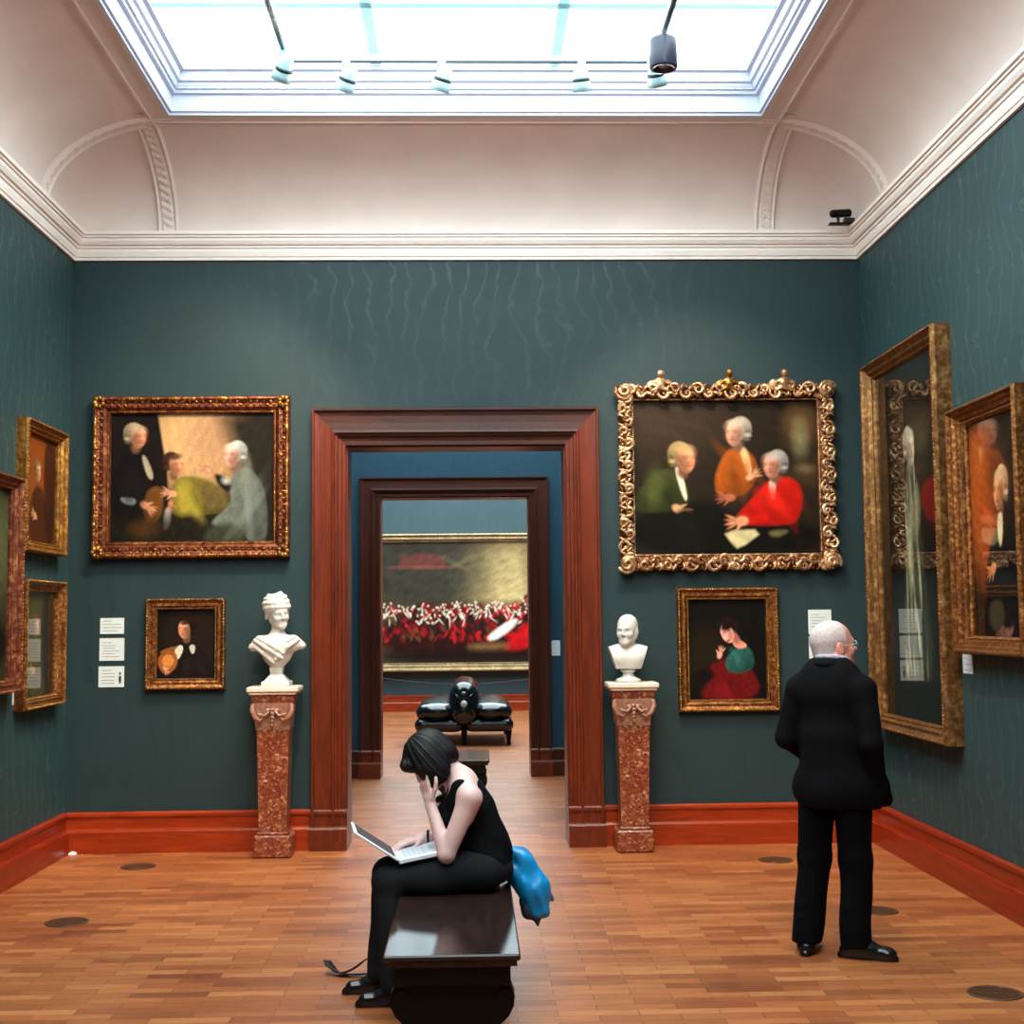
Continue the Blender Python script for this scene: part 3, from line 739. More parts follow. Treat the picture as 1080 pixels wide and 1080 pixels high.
# --- group of three sitters, left of the doorway (drawn in an arbitrary grid)
def cv_three_left():
    c=Canvas(120,985,115,790,(38,30,24),300)
    c.ell(560,300,260,250,(176,138,96),0,26,1,.1); c.ell(520,250,170,170,(196,158,112),10,22,.8,.08); c.ell(650,230,120,150,(150,112,92),0,20,.5)
    c.poly([(120,110),(365,110),(420,420),(440,800),(120,800)],(30,22,18),1.5,1,.2,0)
    c.poly([(700,110),(990,110),(990,800),(820,800),(860,420),(760,300)],(40,34,26),16,1,.2,1)
    # left sitter, dark coat
    c.poly([(180,330),(250,300),(330,340),(390,470),(400,640),(300,700),(140,760),(125,480)],(24,18,18),2,1,.2)
    c.poly([(280,330),(310,340),(350,440),(340,470),(310,440)],(170,156,132),1.2,.9); c.head(262,235,70,(214,150,116),(170,150,124),8,True,1)
    c.poly([(310,510),(400,490),(400,650),(330,720),(290,620)],(120,76,34),2,.85); c.hand(310,600,56,35); c.poly([(170,550),(260,560),(250,600),(190,585)],(150,160,160),1.5,.8)
    # middle sitter, olive coat
    c.poly([(450,470),(520,440),(640,460),(740,560),(760,640),(620,640),(470,670),(440,600)],(124,110,50),2,1,.2,2,(.35,.45)); c.poly([(600,470),(700,500),(760,600),(640,640),(590,560)],(104,88,52),3,.8)
    c.poly([(460,480),(560,470),(560,640),(470,650)],(164,146,56),5,.7); c.head(462,385,66,(210,150,112),(70,44,30),-6,True,1); c.hand(445,535,52,190,(206,148,112)); c.hand(440,592,40,100,(180,120,90))
    c.poly([(410,610),(440,610),(440,700),(400,740)],(180,176,160),2,.6)
    # right sitter, grey coat
    c.poly([(760,430),(830,390),(900,450),(945,560),(950,790),(860,800),(800,700),(700,720),(640,690),(760,600),(750,500)],(118,122,112),2,1,.15,2,(.5,.2))
    c.poly([(660,420),(760,470),(750,540),(690,500)],(30,24,26),2); c.head(765,335,72,(214,164,140),(178,178,170),0,True,-1); c.hand(630,412,42,200,(200,140,112)); c.poly([(640,700),(800,690),(850,790),(600,800)],(62,66,48),4,.9)
    c.folds(860,560,120,300,(118,122,112),12,3,100).folds(560,560,150,150,(150,136,56),9,4,60).folds(240,520,160,240,(34,26,26),8,5,80); c.ell(730,470,20,16,(190,184,170),20,3,.8)
    c.poly([(120,660),(600,660),(600,800),(120,800)],(34,30,20),8,.8,.3); c.ell(300,720,60,40,(96,62,28),0,8,.6)
    return c.noise(.16,7)
def cv_three_right():
    c=Canvas(118,945,175,850,(46,36,26),300)
    c.ell(300,260,260,140,(66,52,40),0,26,.9); c.ell(860,290,60,80,(112,84,50),0,14,.8); c.ell(862,350,20,46,(150,150,112),0,8,.7); c.ell(900,500,90,50,(84,62,36),0,14,.6); c.ell(880,480,24,14,(150,130,100),0,5,.5)
    c.poly([(110,640),(500,600),(560,700),(950,700),(950,860),(110,860)],(22,18,12),6,1,.2)
    c.poly([(120,620),(180,520),(260,470),(320,490),(370,580),(360,640),(250,660),(130,660)],(70,74,36),2,1,.2,2,(.1,.4)); c.poly([(300,465),(330,470),(362,600),(345,620)],(220,206,180),1.2); c.folds(230,560,200,150,(76,80,42),9,6,60); c.head(350,430,70,(216,150,112),(176,148,104),0,True,1); c.hand(320,650,52,28,(200,150,112))
    c.poly([(290,660),(380,640),(430,760),(420,850),(300,850)],(26,22,16),3)
    c.poly([(490,480),(540,390),(610,385),(670,440),(660,540),(590,600),(490,590),(480,540)],(184,98,32),2,1,.15,2,(.3,.4)); c.poly([(585,390),(625,380),(650,500),(630,520)],(214,178,128),1.5,.9); c.folds(570,500,150,180,(190,104,36),9,7,70); c.head(577,320,66,(224,168,140),(190,178,160),0,True,-1); c.hand(640,510,42,-30,(222,160,120)); c.hand(540,600,50,180,(176,104,76))
    c.poly([(600,650),(690,560),(740,510),(830,520),(870,580),(850,690),(800,720),(600,720),(560,700)],(214,36,20),2,1,.12,2,(.1,.35)); c.poly([(715,530),(750,525),(745,610),(725,620)],(232,214,196),1.2); c.folds(760,620,200,150,(230,44,26),12,8,50); c.head(738,462,64,(222,156,130),(176,166,158),-5,True,-1)
    c.hand(590,702,62,176,(220,150,110)); c.poly([(620,690),(700,660),(720,700),(640,715)],(190,30,20),2); c.poly([(510,742),(700,738),(580,825),(550,800)],(196,182,140),1.5,1,.1,1); c.poly([(700,745),(820,740),(740,780)],(120,112,70),2,.8)
    return c.noise(.16,7,5)
def cv_bust_man():
    c=Canvas(270,490,115,375,(28,20,16),150); c.ell(400,230,110,130,(44,32,26),0,26,.8)
    c.poly([(330,280),(365,245),(420,245),(460,290),(480,380),(300,380)],(32,24,22),2); c.poly([(335,262),(360,246),(372,262),(352,306),(336,296)],(204,196,178),1.5); c.poly([(388,250),(416,248),(412,280),(400,284)],(190,184,170),1.5); c.folds(400,320,120,100,(46,34,32),7,9,80); c.head(376,190,42,(206,146,112),(50,30,22),-12,True,-1)
    c.poly([(270,290),(330,262),(352,300),(340,340),(300,362),(276,330)],(150,92,44),3,1); c.ell(312,308,22,24,(196,132,72),20); c.poly([(280,270),(345,250),(350,262),(284,284)],(140,90,50),1.5,.9); c.hand(302,338,22,60,(206,150,110))
    return c.noise(.15,8,2)
def cv_woman_red():
    c=Canvas(350,655,85,450,(22,18,16),170); c.ell(420,300,90,110,(46,36,20),0,26,.7)
    c.poly([(430,320),(500,300),(600,330),(640,450),(380,455),(420,390)],(104,22,24),5,1,.25); c.poly([(500,290),(560,250),(600,270),(610,340),(520,360),(490,330)],(56,104,98),3,1,.15,2,(.35,.4)); c.poly([(530,225),(575,245),(580,262),(540,268),(520,245)],(214,150,132),1.5)
    c.folds(540,310,90,90,(60,116,108),7,3,60).folds(510,400,200,90,(120,24,30),9,4,70); c.ell(505,190,46,42,(40,22,18),-30,2); c.ell(532,225,14,30,(170,110,96),-40,3); c.ell(503,210,24,36,(226,166,150),-28,1.2); c.ell(518,214,12,30,(150,92,80),-28,6,.6); c.ell(506,236,8,3.5,(160,54,50),-28,1); c.ell(492,206,6,3,(80,42,38),-28,1.6,.8);c.ell(510,198,6,3,(80,42,38),-28,1.6,.8); c.ell(498,222,3,8,(240,190,172),-28,1.5,.7); c.ell(505,180,30,16,(36,20,17),-28,3)
    c.hand(472,285,30,-70,(214,156,140)); c.poly([(360,350),(440,330),(450,380),(380,400)],(28,18,18),5)
    return c.noise(.15,8,4)
def cv_full_length():
    c=Canvas(0,150,0,255,(30,28,22),150); c.ell(60,60,60,70,(48,42,32),0,26,.7)
    c.poly([(62,95),(78,80),(92,95),(100,150),(118,235),(40,240),(56,150)],(62,66,48),5,1,.3); 
    rr=np.random.default_rng(4)
    for i in range(46):  # pale robe streaks, partly reflections in the glass painted onto the canvas
        y=rr.uniform(76,226); k=(y-76)/150; c.ell(76+rr.uniform(-.5,.5)*(14+46*k),y,rr.uniform(.8,2.2),rr.uniform(6,20),((206,204,172),(150,150,120),(96,98,78))[rr.integers(3)],rr.uniform(-8,8)-12*(k*.5),2,.75,.2)
    c.head(76,62,15,(226,208,180),(196,184,160),0,True,1); c.ell(84,110,10,20,(150,146,110),15,3,.6); c.poly([(0,225),(150,225),(150,255),(0,255)],(26,24,16),6)
    return c.noise(.3,6,6)
def cv_seated():
    c=Canvas(0,100,0,142,(30,25,20),130); c.ell(22,42,30,60,(170,84,30),0,26,.95); c.ell(70,30,40,40,(44,36,30),0,26,.7)
    c.poly([(20,142),(26,90),(44,72),(66,76),(86,100),(96,142)],(24,24,26),4); c.head(52,48,15,(216,150,104),(196,166,128),0,True,-1); c.poly([(46,64),(58,62),(54,84),(48,84)],(210,190,150),2); c.hand(36,98,11,160,(206,140,92)); c.ell(40,128,14,10,(92,80,54),0,4,.6)
    return c.noise(.2,7,8)
def cv_warm(seed,tone,fig):
    c=Canvas(0,100,0,110,tone,110); c.ell(40,40,50,60,tuple(min(255,int(v*1.5)) for v in tone),0,26,.7)
    c.poly([(20,110),(28,62),(46,50),(66,56),(84,110)],fig,4); c.head(47,36,12,(196,150,110),(120,90,60),0,True,1); c.hand(40,82,11,200,(176,128,92)); c.poly([(60,0),(100,0),(100,110),(70,110)],(34,20,24),8,.8)
    return c.noise(.25,6,seed)
def cv_land():
    c=Canvas(0,170,0,135,(52,54,36),150); c.ell(110,40,70,40,(96,100,66),0,26,.9); c.ell(40,70,50,60,(30,34,24),0,20,.9); c.poly([(0,100),(170,84),(170,135),(0,135)],(24,24,16),5,1,.3); c.poly([(126,60),(140,56),(146,110),(122,112)],(70,72,60),3,.8); c.head(133,50,6,(190,150,118),(120,100,80))
    return c.noise(.35,5,9)
def cv_crowd():
    c=Canvas(0,330,0,240,(78,66,50),360); c.ell(225,75,80,80,(166,140,96),0,26,.9,.2); c.ell(235,90,40,60,(196,170,120),0,22,.8,.2); c.ell(60,60,120,70,(60,56,46),0,26,.9,.3); c.ell(310,60,60,60,(92,76,46),0,24,.8)
    for x in range(34,114,5): c.ell(x,38+3*math.sin(x*1.7),2.2,7+2*math.sin(x),(134,60,50),8*math.sin(x),2,.65)
    c.ell(74,50,40,2.5,(150,76,62),0,2,.7); c.ell(74,28,14,5,(120,56,46),0,3,.6); c.ell(130,44,16,3,(120,110,84),30,3,.6); c.ell(150,34,16,3,(120,110,84),-30,3,.6)
    c.poly([(0,150),(60,130),(170,128),(330,120),(330,240),(0,240)],(54,20,18),8,1,.35)
    r=np.random.default_rng(11)
    pal=[(150,24,28),(110,14,22),(60,26,22),(186,34,36),(34,26,24),(96,70,40),(120,20,26),(48,40,30)]
    for i in range(420):
        x=r.uniform(0,330); bump=22*math.exp(-((x-265)/26)**2); y=r.uniform(126-bump,196)
        k=pal[r.integers(len(pal))]
        if 205<x<300 and r.uniform()<.5:k=(184,26,30)
        c.ell(x,y,r.uniform(1.6,4.2),r.uniform(3.5,9),k,r.uniform(-40,40),1.0,.9,.15)
    for i in range(150):
        x=330*(i+r.uniform(0,1))/150; bump=24*math.exp(-((x-265)/26)**2); y=r.normal(134,9)-bump*r.uniform(0,1)
        w=(232,220,200) if r.uniform()<.7 else (206,160,128)
        c.ell(x,y,r.uniform(.9,2.0),r.uniform(1.3,2.6),w,r.uniform(-40,40),.8,.95,.1); c.ell(x+r.uniform(-.8,.8),y+1.2,1.0,1.3,(176,112,88),0,.6,.8,.05)
        if r.uniform()<.5: c.ell(x+r.uniform(-3,3),y+r.uniform(5,16),r.uniform(.8,1.8),r.uniform(3,7),(226,208,186),r.uniform(-50,50),.8,.85,.1)
    c.poly([(180,190),(232,150),(240,162),(196,200)],(236,224,206),2,1,.2); c.poly([(206,214),(262,150),(284,168),(272,206),(230,222)],(190,22,28),3,.95,.25)
    c.poly([(150,205),(214,200),(222,216),(156,218)],(150,112,70),5,.8); c.poly([(0,216),(330,214),(330,240),(0,240)],(34,22,16),6,.9)
    return c.noise(.22,5,12)

picture('painting','gilt-framed group portrait of three men, right one in grey, above the small left portrait','back',-2.055,2.703,1.435,1.19,.125,.08,cv_three_left(),M_GOLDR,'carve',M_GOLDY)
picture('painting','small gold-framed portrait of a man holding an instrument, left of the turbaned marble bust','back',-2.09,1.487,.575,.66,.082,.055,cv_bust_man(),M_GOLD,'bead',M_BRASS)
picture('painting','gold-framed half-length of a woman with bare shoulder in green and red, under the ornate frame','back',1.868,1.405,.745,.905,.09,.06,cv_woman_red(),M_GOLD,'bead',M_GOLDY)
picture('painting','small upright gilt-framed brown portrait high in the left corner, upper of the two','left',9.12,2.55,.86,.87,.075,.085,cv_warm(3,(92,50,20),(70,40,24)),M_GOLDY,'bead',M_GOLD)
picture('painting','small upright gilt-framed greenish portrait in the left corner, lower of the two','left',9.14,1.51,.84,.85,.075,.085,cv_warm(8,(62,56,26),(84,78,40)),M_GOLD,'bead',M_GOLDY,glass=True)
picture('painting','wide reddish-framed dark landscape cut off by the left edge of the photo','left',7.70,1.893,1.80,1.35,.08,.10,cv_land(),M_GOLDR,'bead',M_GOLD)
picture('painting','tall glazed full-length portrait in a plain brass-coloured frame by the right corner','right',8.75,2.143,1.50,2.57,.10,.125,cv_full_length(),M_BRASS,'bead',M_GOLD,glass=True)
PROF_E=[(0,.0),(0,.10),(.012,.115),(.03,.115),(.036,.095),(.06,.09),(.07,.07),(.10,.06),(.11,.04),(.135,.035),(.145,.022),(.145,.0)]
picture('painting','glazed portrait on warm brown in a deep boxy frame, nearest on the right wall','right',7.33,2.135,1.0,1.43,.10,.115,cv_seated(),M_GOLD,'bead',M_BRASS,glass=True,prof=PROF_E)
picture('painting','huge crowded history painting of red-robed figures in the farthest room','third',.05,1.945,3.7,2.46,.15,.24,cv_crowd(),M_GOLDF,None,glass=False)

# ornate carved frame
def ornate():
    W,H=1.63,1.40; fw=.13; cx,zc=1.886,2.678
    t=thing('painting','large group portrait of three men, one in bright red, in an ornate pierced scrollwork frame','painting',(cx,YB,zc))
    fo=frame_mesh(W-.03,H-.03,[(0,0),(0,.04),(.02,.055),(.05,.05),(.09,.04),(.115,.03),(.115,0)]).build('frame',M_GOLDD,t)
    beads(W,H,fw-.008,.04,.0075,.017,.8,1.3).build('inner_beading',M_GOLDP,fo)
    m=MB()
    def spiral(c,o,tn,flip,R,turns=1.15,r0=.015,z=.07):
        pts=[];rr=[];N=16
        for i in range(N):
            u=i/(N-1); th=flip*(u*turns*2*PI)+.4; R_=R*(1-.78*u)
            a=R_*math.cos(th);b=R_*math.sin(th)
            pts.append((c[0]+tn[0]*a+o[0]*b,-(z+.014*math.sin(u*PI)),c[1]+tn[1]*a+o[1]*b)); rr.append(r0*(.45+.55*math.sin(PI*min(1,u*.75+.22))))
        m.tube(pts,rr,6); e=pts[-1]; m.ball(e,(.013,.012,.013),nu=6,nv=5)
    for p,tn,o,i,n in along(W,H,fw*.5,.082):
        s=1 if i%2 else -1
        spiral((p[0]+o[0]*.014*s,p[1]+o[1]*.014*s),o,tn,s,.044+.010*random.uniform(-1,1),random.uniform(.6,1.25),.013+.004*random.random(),.06+.02*random.random())
        for q in range(9): m.ball((p[0]+random.uniform(-.045,.045),-.062-.02*random.random(),p[1]+random.uniform(-.045,.045)),(.018*random.uniform(.5,1.1),.009,.006),nu=6,nv=4,rot=Matrix.Rotation(random.uniform(0,3.1),3,'Y'))
        for q in range(4):   # curling leaves thrown outwards and inwards
            u=(q-1.5)*.022; oo=.045*(1 if (q+i)%2 else -.7)
            a=(p[0]+tn[0]*u,-.06,p[1]+tn[1]*u); b=(p[0]+tn[0]*(u*1.6+.012*s)+o[0]*oo*.7,-.088,p[1]+tn[1]*(u*1.6+.012*s)+o[1]*oo*.7); c=(p[0]+tn[0]*(u*1.6+.03*s)+o[0]*oo*1.25,-.062,p[1]+tn[1]*(u*1.6+.03*s)+o[1]*oo*1.25)
            m.tube([a,b,c],[.010,.0115,.004],6)
    for sx in(-1,1):
        for sz in(-1,1):
            for R,z in((.07,.075),(.04,.09)): spiral((sx*(W/2-.06),sz*(H/2-.06)),(0,sz),(sx,0),sx*sz,R,1.4,.02,z)
    m.build('scrollwork',M_GOLDP,fo)
    for q,xo in enumerate((-.49,.02,.43)):     # little carved figures on the top rail
        s=SDF(); zt=H/2
        s.ell((xo,-.085,zt-.01),(.035,.03,.05),k=.02); s.ell((xo+.004,-.1,zt+.065),(.026,.026,.03),k=.006)
        for sx in(-1,1):
            s.cap((xo+sx*.02,-.09,zt+.02),(xo+sx*.06,-.09,zt-.01),.013,.010,k=.01); s.cap((xo+sx*.015,-.09,zt-.04),(xo+sx*.055,-.095,zt-.06),.017,.012,k=.01)
            s.ell((xo+sx*.062,-.07,zt+.0),(.04,.010,.022),basis((0,1,0),(sx*.5,0,1)),k=.01)
        if q==2: s.ell((xo-.07,-.08,zt-.02),(.042,.02,.045),k=.01)
        s.build('carved_cherub',M_GOLDP if q!=1 else M_GOLDY,fo,.005)
    iw,ih=W-2*fw+.03,H-2*fw+.03
    cv_three_right().build('canvas',iw,ih,-.014,M_PAINT,t)
ornate()

# ------------------------------------------------------------------ wall cards
def card(side,a,z,w,h,label,lines=5,mark=False,seed=0,group=None):
    c=Canvas(0,100,0,100*h/w,(206,212,212),60); hh=100*h/w; rr=np.random.default_rng(seed)
    for i in range(lines):
        y=hh*(.2+.62*i/max(1,lines-1)); x1=rr.uniform(60,90) if i else 50
        if mark:x1=min(x1,64)
        m=(abs(c.Y-y)<1.7)&(c.X>12)&(c.X<x1)&(np.sin(c.X*rr.uniform(.5,.8)+i)>-.8); c.C[m]=lin((128,134,136))
    if mark: c.ell(84,hh*.35,4,6,(20,20,22),0,1); c.poly([(78,hh*.45),(90,hh*.45),(88,hh*.85),(80,hh*.85)],(20,20,22),1)
    if side=='back': loc=(a,YB,z);rz=0
    elif side=='left': loc=(XL,a,z);rz=PI/2
    elif side=='second': loc=(a,14.17,z);rz=0
    else: loc=(XR,a,z);rz=-PI/2
    o=c.build('wall_card',w,h,-.006,M_PRINT,None,.006); o.location=loc;o.rotation_euler=(0,0,rz); tag(o,label,'label',group)
card('back',-2.626,1.622,.172,.115,'white caption card left of the small portrait, topmost of three',4,seed=1)
card('back',-2.626,1.452,.178,.163,'white caption card left of the small portrait, middle and tallest of three',6,seed=2)
card('back',-2.627,1.255,.184,.150,'white caption card with a black symbol, lowest of three beside the small portrait',5,True,3)
card('back',2.558,1.60,.172,.178,'white caption card on the back wall above the standing man\'s head',6,seed=4)
card('back',2.558,1.41,.172,.16,'white caption card on the back wall behind the standing man\'s head',6,seed=5)
card('back',2.558,1.235,.172,.15,'white caption card on the back wall hidden by the man\'s shoulder, lowest of three',4,True,6)
card('left',8.775,1.17,.16,.085,'small white caption card under the dark landscape at the left edge',3,seed=7)
card('right',7.888,1.351,.155,.112,'small white caption card under the deep boxy frame on the right wall',3,seed=8)
card('second',.868,1.33,.09,.16,'small white card on the blue wall right of the inner doorway',3,seed=9)

# ------------------------------------------------------------------ pedestals and busts
def tapered(m,w0,d0,w1,d1,z0,z1,c=(0,0)):
    vs=[(c[0]+sx*w/2,c[1]+sy*d/2,z) for (w,d,z) in((w0,d0,z0),(w1,d1,z1)) for sx,sy in((-1,-1),(1,-1),(1,1),(-1,1))]
    m.add(vs,[(3,2,1,0),(4,5,6,7),(0,1,5,4),(1,2,6,5),(2,3,7,6),(3,0,4,7)])
def pedestal(x,y,h,label):
    t=thing('pedestal',label,'pedestal',(x,y,0))
    MB().box(-.13,.13,-.125,.125,0,.155,.012).build('base',M_ROUGE,t)
    m=MB(); m.box(-.108,.108,-.105,.105,.155,.175,.006); tapered(m,.192,.19,.232,.22,.175,h-.155); m.build('shaft',M_ROUGE,t)
    m=MB(); tapered(m,.236,.222,.27,.25,h-.30,h-.11)
    for sx in(-1,1):      # carved scroll brackets and a hanging swag on the front
        m.tube([(sx*.135,-.135,h-.12),(sx*.14,-.15,h-.16),(sx*.12,-.155,h-.21),(sx*.085,-.148,h-.235),(sx*.06,-.14,h-.215),(sx*.075,-.14,h-.195)],[.016,.018,.017,.014,.011,.008],8)
        m.tube([(sx*.02,-.14,h-.17),(sx*.05,-.15,h-.2),(sx*.1,-.15,h-.185)],[.01,.013,.008],8)
    for q in range(5): m.ball((0,-.135,h-.16-q*.026),(.022-.003*q,.016,.017),nu=8,nv=6)
    for sx in(-1,1): m.ball((sx*.03,-.132,h-.165),(.022,.014,.018),nu=8,nv=6)
    m.build('carved_capital',M_ROUGED,t)
    MB().box(-.148,.148,-.125,.125,h-.112,h-.05,.006).build('neck_block',M_ROUGE,t)
    m=MB().box(-.165,.165,-.142,.142,h-.055,h-.038,.004); m.box(-.18,.18,-.156,.152,h-.038,h,.008); m.build('top_slab',M_CREAMM,t)
    return t
PY=9.63
pedestal(-1.413,PY,1.185,'tall tapering red marble pedestal under the draped bust, left of the doorway')
pedestal(1.128,PY,1.185,'tall tapering red marble pedestal under the bare-chested bust, right of the doorway')

def bust_draped(x,y,z):
    t=thing('bust','white marble bust with cloth-wrapped head and draped shoulders on the left pedestal','bust',(x,y,z))
    m=MB(); m.box(-.10,.10,-.085,.085,0,.035,.004); tapered(m,.17,.15,.085,.085,.035,.085); tapered(m,.08,.08,.095,.09,.085,.135)
    m.build('socle',M_MARBG,t)
    s=SDF()
    # torso in a triangular truncated shape with swept drapery
    s.ell((0,.0,.285),(.155,.085,.068),k=.03); s.cap((-.12,.0,.31),(-.175,-.005,.275),.05,.028,k=.04); s.cap((.12,.0,.31),(.18,-.005,.285),.05,.026,k=.04)
    s.cap((0,-.01,.28),(0,-.01,.17),.095,.05,k=.05); s.ell((0,.0,.22),(.10,.07,.08),k=.04)
    for sx in(-1,1): s.ell((sx*.055,-.065,.27),(.045,.035,.042),k=.03)
    # folds of cloth across the chest
    for a,b,c_,r in(((-.15,-.04,.325),(-.06,-.10,.27),(.05,-.095,.2),.014),((-.13,-.05,.345),(-.04,-.105,.30),(.06,-.10,.235),.012),((.155,-.04,.33),(.09,-.095,.28),(.0,-.09,.19),.014),((.13,-.05,.35),(.08,-.09,.32),(.03,-.1,.26),.012),((-.17,-.02,.29),(-.09,-.08,.235),(-.01,-.08,.165),.012),((-.075,-.05,.345),(-.05,-.088,.30),(.0,-.098,.255),.010),((.075,-.05,.345),(.05,-.088,.30),(.0,-.098,.255),.010)):
        s.cap(a,b,r,r,k=.014); s.cap(b,c_,r,r*.8,k=.014)
    s.cap((0,.0,.31),(.008,-.016,.45),.047,.042,k=.035)
    yaw=math.radians(30);F=(math.sin(yaw),-math.cos(yaw),-.12); R=basis(F,(-.16,0,1))
    s.xf(head_sdf(False,fem=True),R,(.012,-.03,.518),.92)
    s.build('torso_and_head',M_MARB,t,.0042)
    s=SDF(); c=np.array((.012,-.03,.518))
    hp=lambda *p:R@(np.array(p)*.94)+c
    s.ell(hp(0,-.030,.055),(.094,.108,.082),R@basis((0,1,-.25)),k=.02)
    for q,(rz,rr) in enumerate(((.042,.092),(.074,.090),(.104,.074),(.128,.048))):
        for i in range(16):
            a=2*PI*i/16;a2=2*PI*(i+1)/16; f_=lambda a:hp(rr*math.cos(a)*.95,-.03-.12*(rz-.04)+rr*1.1*math.sin(a),rz+.008*math.sin(2*a+q)-.012*math.sin(a)*-1)
            s.cap(f_(a),f_(a2),.0155,.0155,k=.006)
    s.cap(hp(.05,.05,.05),hp(-.06,.02,.115),.014,.014,k=.006); s.cap(hp(-.075,.03,.05),hp(.0,.03,.125),.013,.013,k=.006)
    for a in(-1,1): s.cap(hp(a*.08,-.01,.035),hp(a*.083,-.035,-.03),.02,.013,k=.02)
    s.ell(hp(-.06,-.055,.10),(.035,.035,.028),k=.015); s.ell(hp(0,-.09,-.0),(.06,.03,.045),k=.02)
    s.build('wrapped_hair',M_MARB,t,.004)
bust_draped(-1.40,PY,1.185)
def bust_bare(x,y,z):
    t=thing('bust','white marble bust of a bald man with bare chest on the right pedestal','bust',(x,y,z))
    MB().lathe([(.088,0),(.09,.012),(.086,.022),(.06,.032),(.042,.045),(.036,.062),(.04,.068),(.052,.076),(.054,.088),(.046,.094),(.04,.1)],36).build('socle',M_MARBG,t)
    s=SDF()
    s.ell((0,.01,.19),(.23,.082,.085),k=.03); s.ell((0,.0,.13),(.16,.072,.08),k=.03)
    for sx in(-1,1): s.ell((sx*.05,-.045,.17),(.05,.03,.04),k=.03); s.cap((sx*.02,-.045,.21),(sx*.11,-.02,.222),.010,.009,k=.015)
    s.clip((0,0,-1),-.095); s.clip((-.947,0,-.322),.053); s.clip((.947,0,-.322),.053); s.clip((.3,0,1),.282);s.clip((-.3,0,1),.282)
    s.cap((0,.0,.2),(-.004,-.008,.32),.050,.043,k=.03)
    yaw=math.radians(-27);F=(math.sin(yaw),-math.cos(yaw),-.05); R=basis(F)
    s.xf(head_sdf(True),R,(-.004,-.02,.374),.95)
    s.build('torso_and_head',M_MARB,t,.0042)
bust_bare(1.107,PY,1.185)

# ------------------------------------------------------------------ benches
def bench(x0,x1,y0,y1,label):
    cx=(x0+x1)/2;w=(x1-x0);L=y1-y0
    t=thing('bench',label,'bench',(cx,y0,0))
    m=MB().box(-w/2,w/2,0,L,.425,.45,.006); m.box(-w/2+.012,w/2-.012,.012,L-.012,.405,.427); m.build('seat_top',M_BENCH,t)
    m=MB().box(-w/2+.035,w/2-.035,.04,L-.04,.33,.405,.005); m.build('apron',M_BENCHD,t)
    # lyre shaped end supports with a scroll on both sides
    right=[(.20,.33),(.215,.31),(.225,.28),(.222,.245),(.205,.21),(.175,.18),(.15,.15),(.14,.12),(.15,.09),(.18,.065),(.22,.05),(.235,.03),(.235,0)]
    k=w/.49; poly=[(p*k,q) for p,q in right]+[(-p*k,q) for p,q in right[::-1]]
    for yy in(.09,L-.09-.10):
        m=MB().prism(poly,yy,yy+.10,'y')
        for sx in(-1,1): m.tube([(sx*.185*k,yy-.01,.275),(sx*.185*k,yy+.11,.275)],.034,14)
        m.build('end_support',M_BENCHD,t)
    MB().box(-.03,.03,.15,L-.15,.12,.2,.004).build('stretcher',M_BENCHD,t)
    return t
bench(-.333,.160,4.90,6.50,'black polished gallery bench in the foreground with the seated woman')
bench(-.365,.130,11.50,12.45,'dark gallery bench in the second room, partly behind the woman\'s head')

# ------------------------------------------------------------------ leather double sofa
def sofa():
    t=thing('sofa','black buttoned leather double-sided sofa in the far room seen end-on','sofa',(-.13,17.55,0))
    def q(nm,ops,h=.011,mat=M_BLACKL):
        s=SDF(); ops(s); return s.build(nm,mat,t,h)
    for sx in(-1,1):
        def seat(s):
            for y in(.12,.5,.9,1.3,1.68): s.ell((sx*.35,y,.445),(.26,.25,.125),k=.04)
            s.cap((sx*.12,.05,.46),(sx*.52,.05,.44),.085,.085,k=.03); s.cap((sx*.53,.05,.42),(sx*.53,1.75,.42),.085,.085,k=.05); s.cap((sx*.12,1.75,.46),(sx*.55,1.75,.42),.06,.06,k=.03)
            for y in(.3,.7,1.1,1.5): s.ell((sx*.33,y,.545),(.03,.03,.03),k=.03,sub=True)
        q('seat_cushion',seat)
        def ap(s):
            s.cap((sx*.10,.03,.27),(sx*.55,.03,.27),.09,.09,k=.02); s.cap((sx*.55,.03,.27),(sx*.55,1.75,.27),.088,.088,k=.02);s.cap((sx*.10,1.75,.27),(sx*.55,1.75,.27),.088,.088,k=.02);
            s.cap((sx*.2,.1,.29),(sx*.2,1.7,.29),.06,.06,k=.02);s.cap((sx*.4,.1,.29),(sx*.4,1.7,.29),.06,.06,k=.02)
        q('seat_frame',ap)
    def back(s):
        for i in range(9):
            y=.06+i*.21; s.cap((0,y,.45),(0,y,.62),.21,.19,k=.06)
        s.cap((0,.04,.655),(0,1.76,.655),.17,.17,k=.05)
        for z,r in((.56,.03),(.72,.022)): s.ell((0,-.15,z),(r,.05,r),k=.03,sub=True)
        for a in(-1,1): s.cap((0,-.10,.55),(a*.15,-.11,.38),.008,.008,k=.03,sub=True); s.cap((0,-.13,.57),(a*.14,-.08,.74),.006,.006,k=.03,sub=True)
    q('backrest',back)
    MB().ball((0,-.135,.555),(.042,.024,.042),nu=16,nv=10).build('rosette_button',plain('button_highlight',(196,206,200),.25,0,.05),t)  # pale colour paints a highlight onto the black leather button
    for sx,y in((-.58,.06),(.58,.06),(0,.06),(-.58,1.74),(.58,1.74),(0,1.74)):
        MB().lathe([(.024,0),(.03,.02),(.022,.05),(.034,.12),(.04,.16),(.044,.24)],16,(sx,y,0)).build('leg',M_BENCHD,t)
sofa()

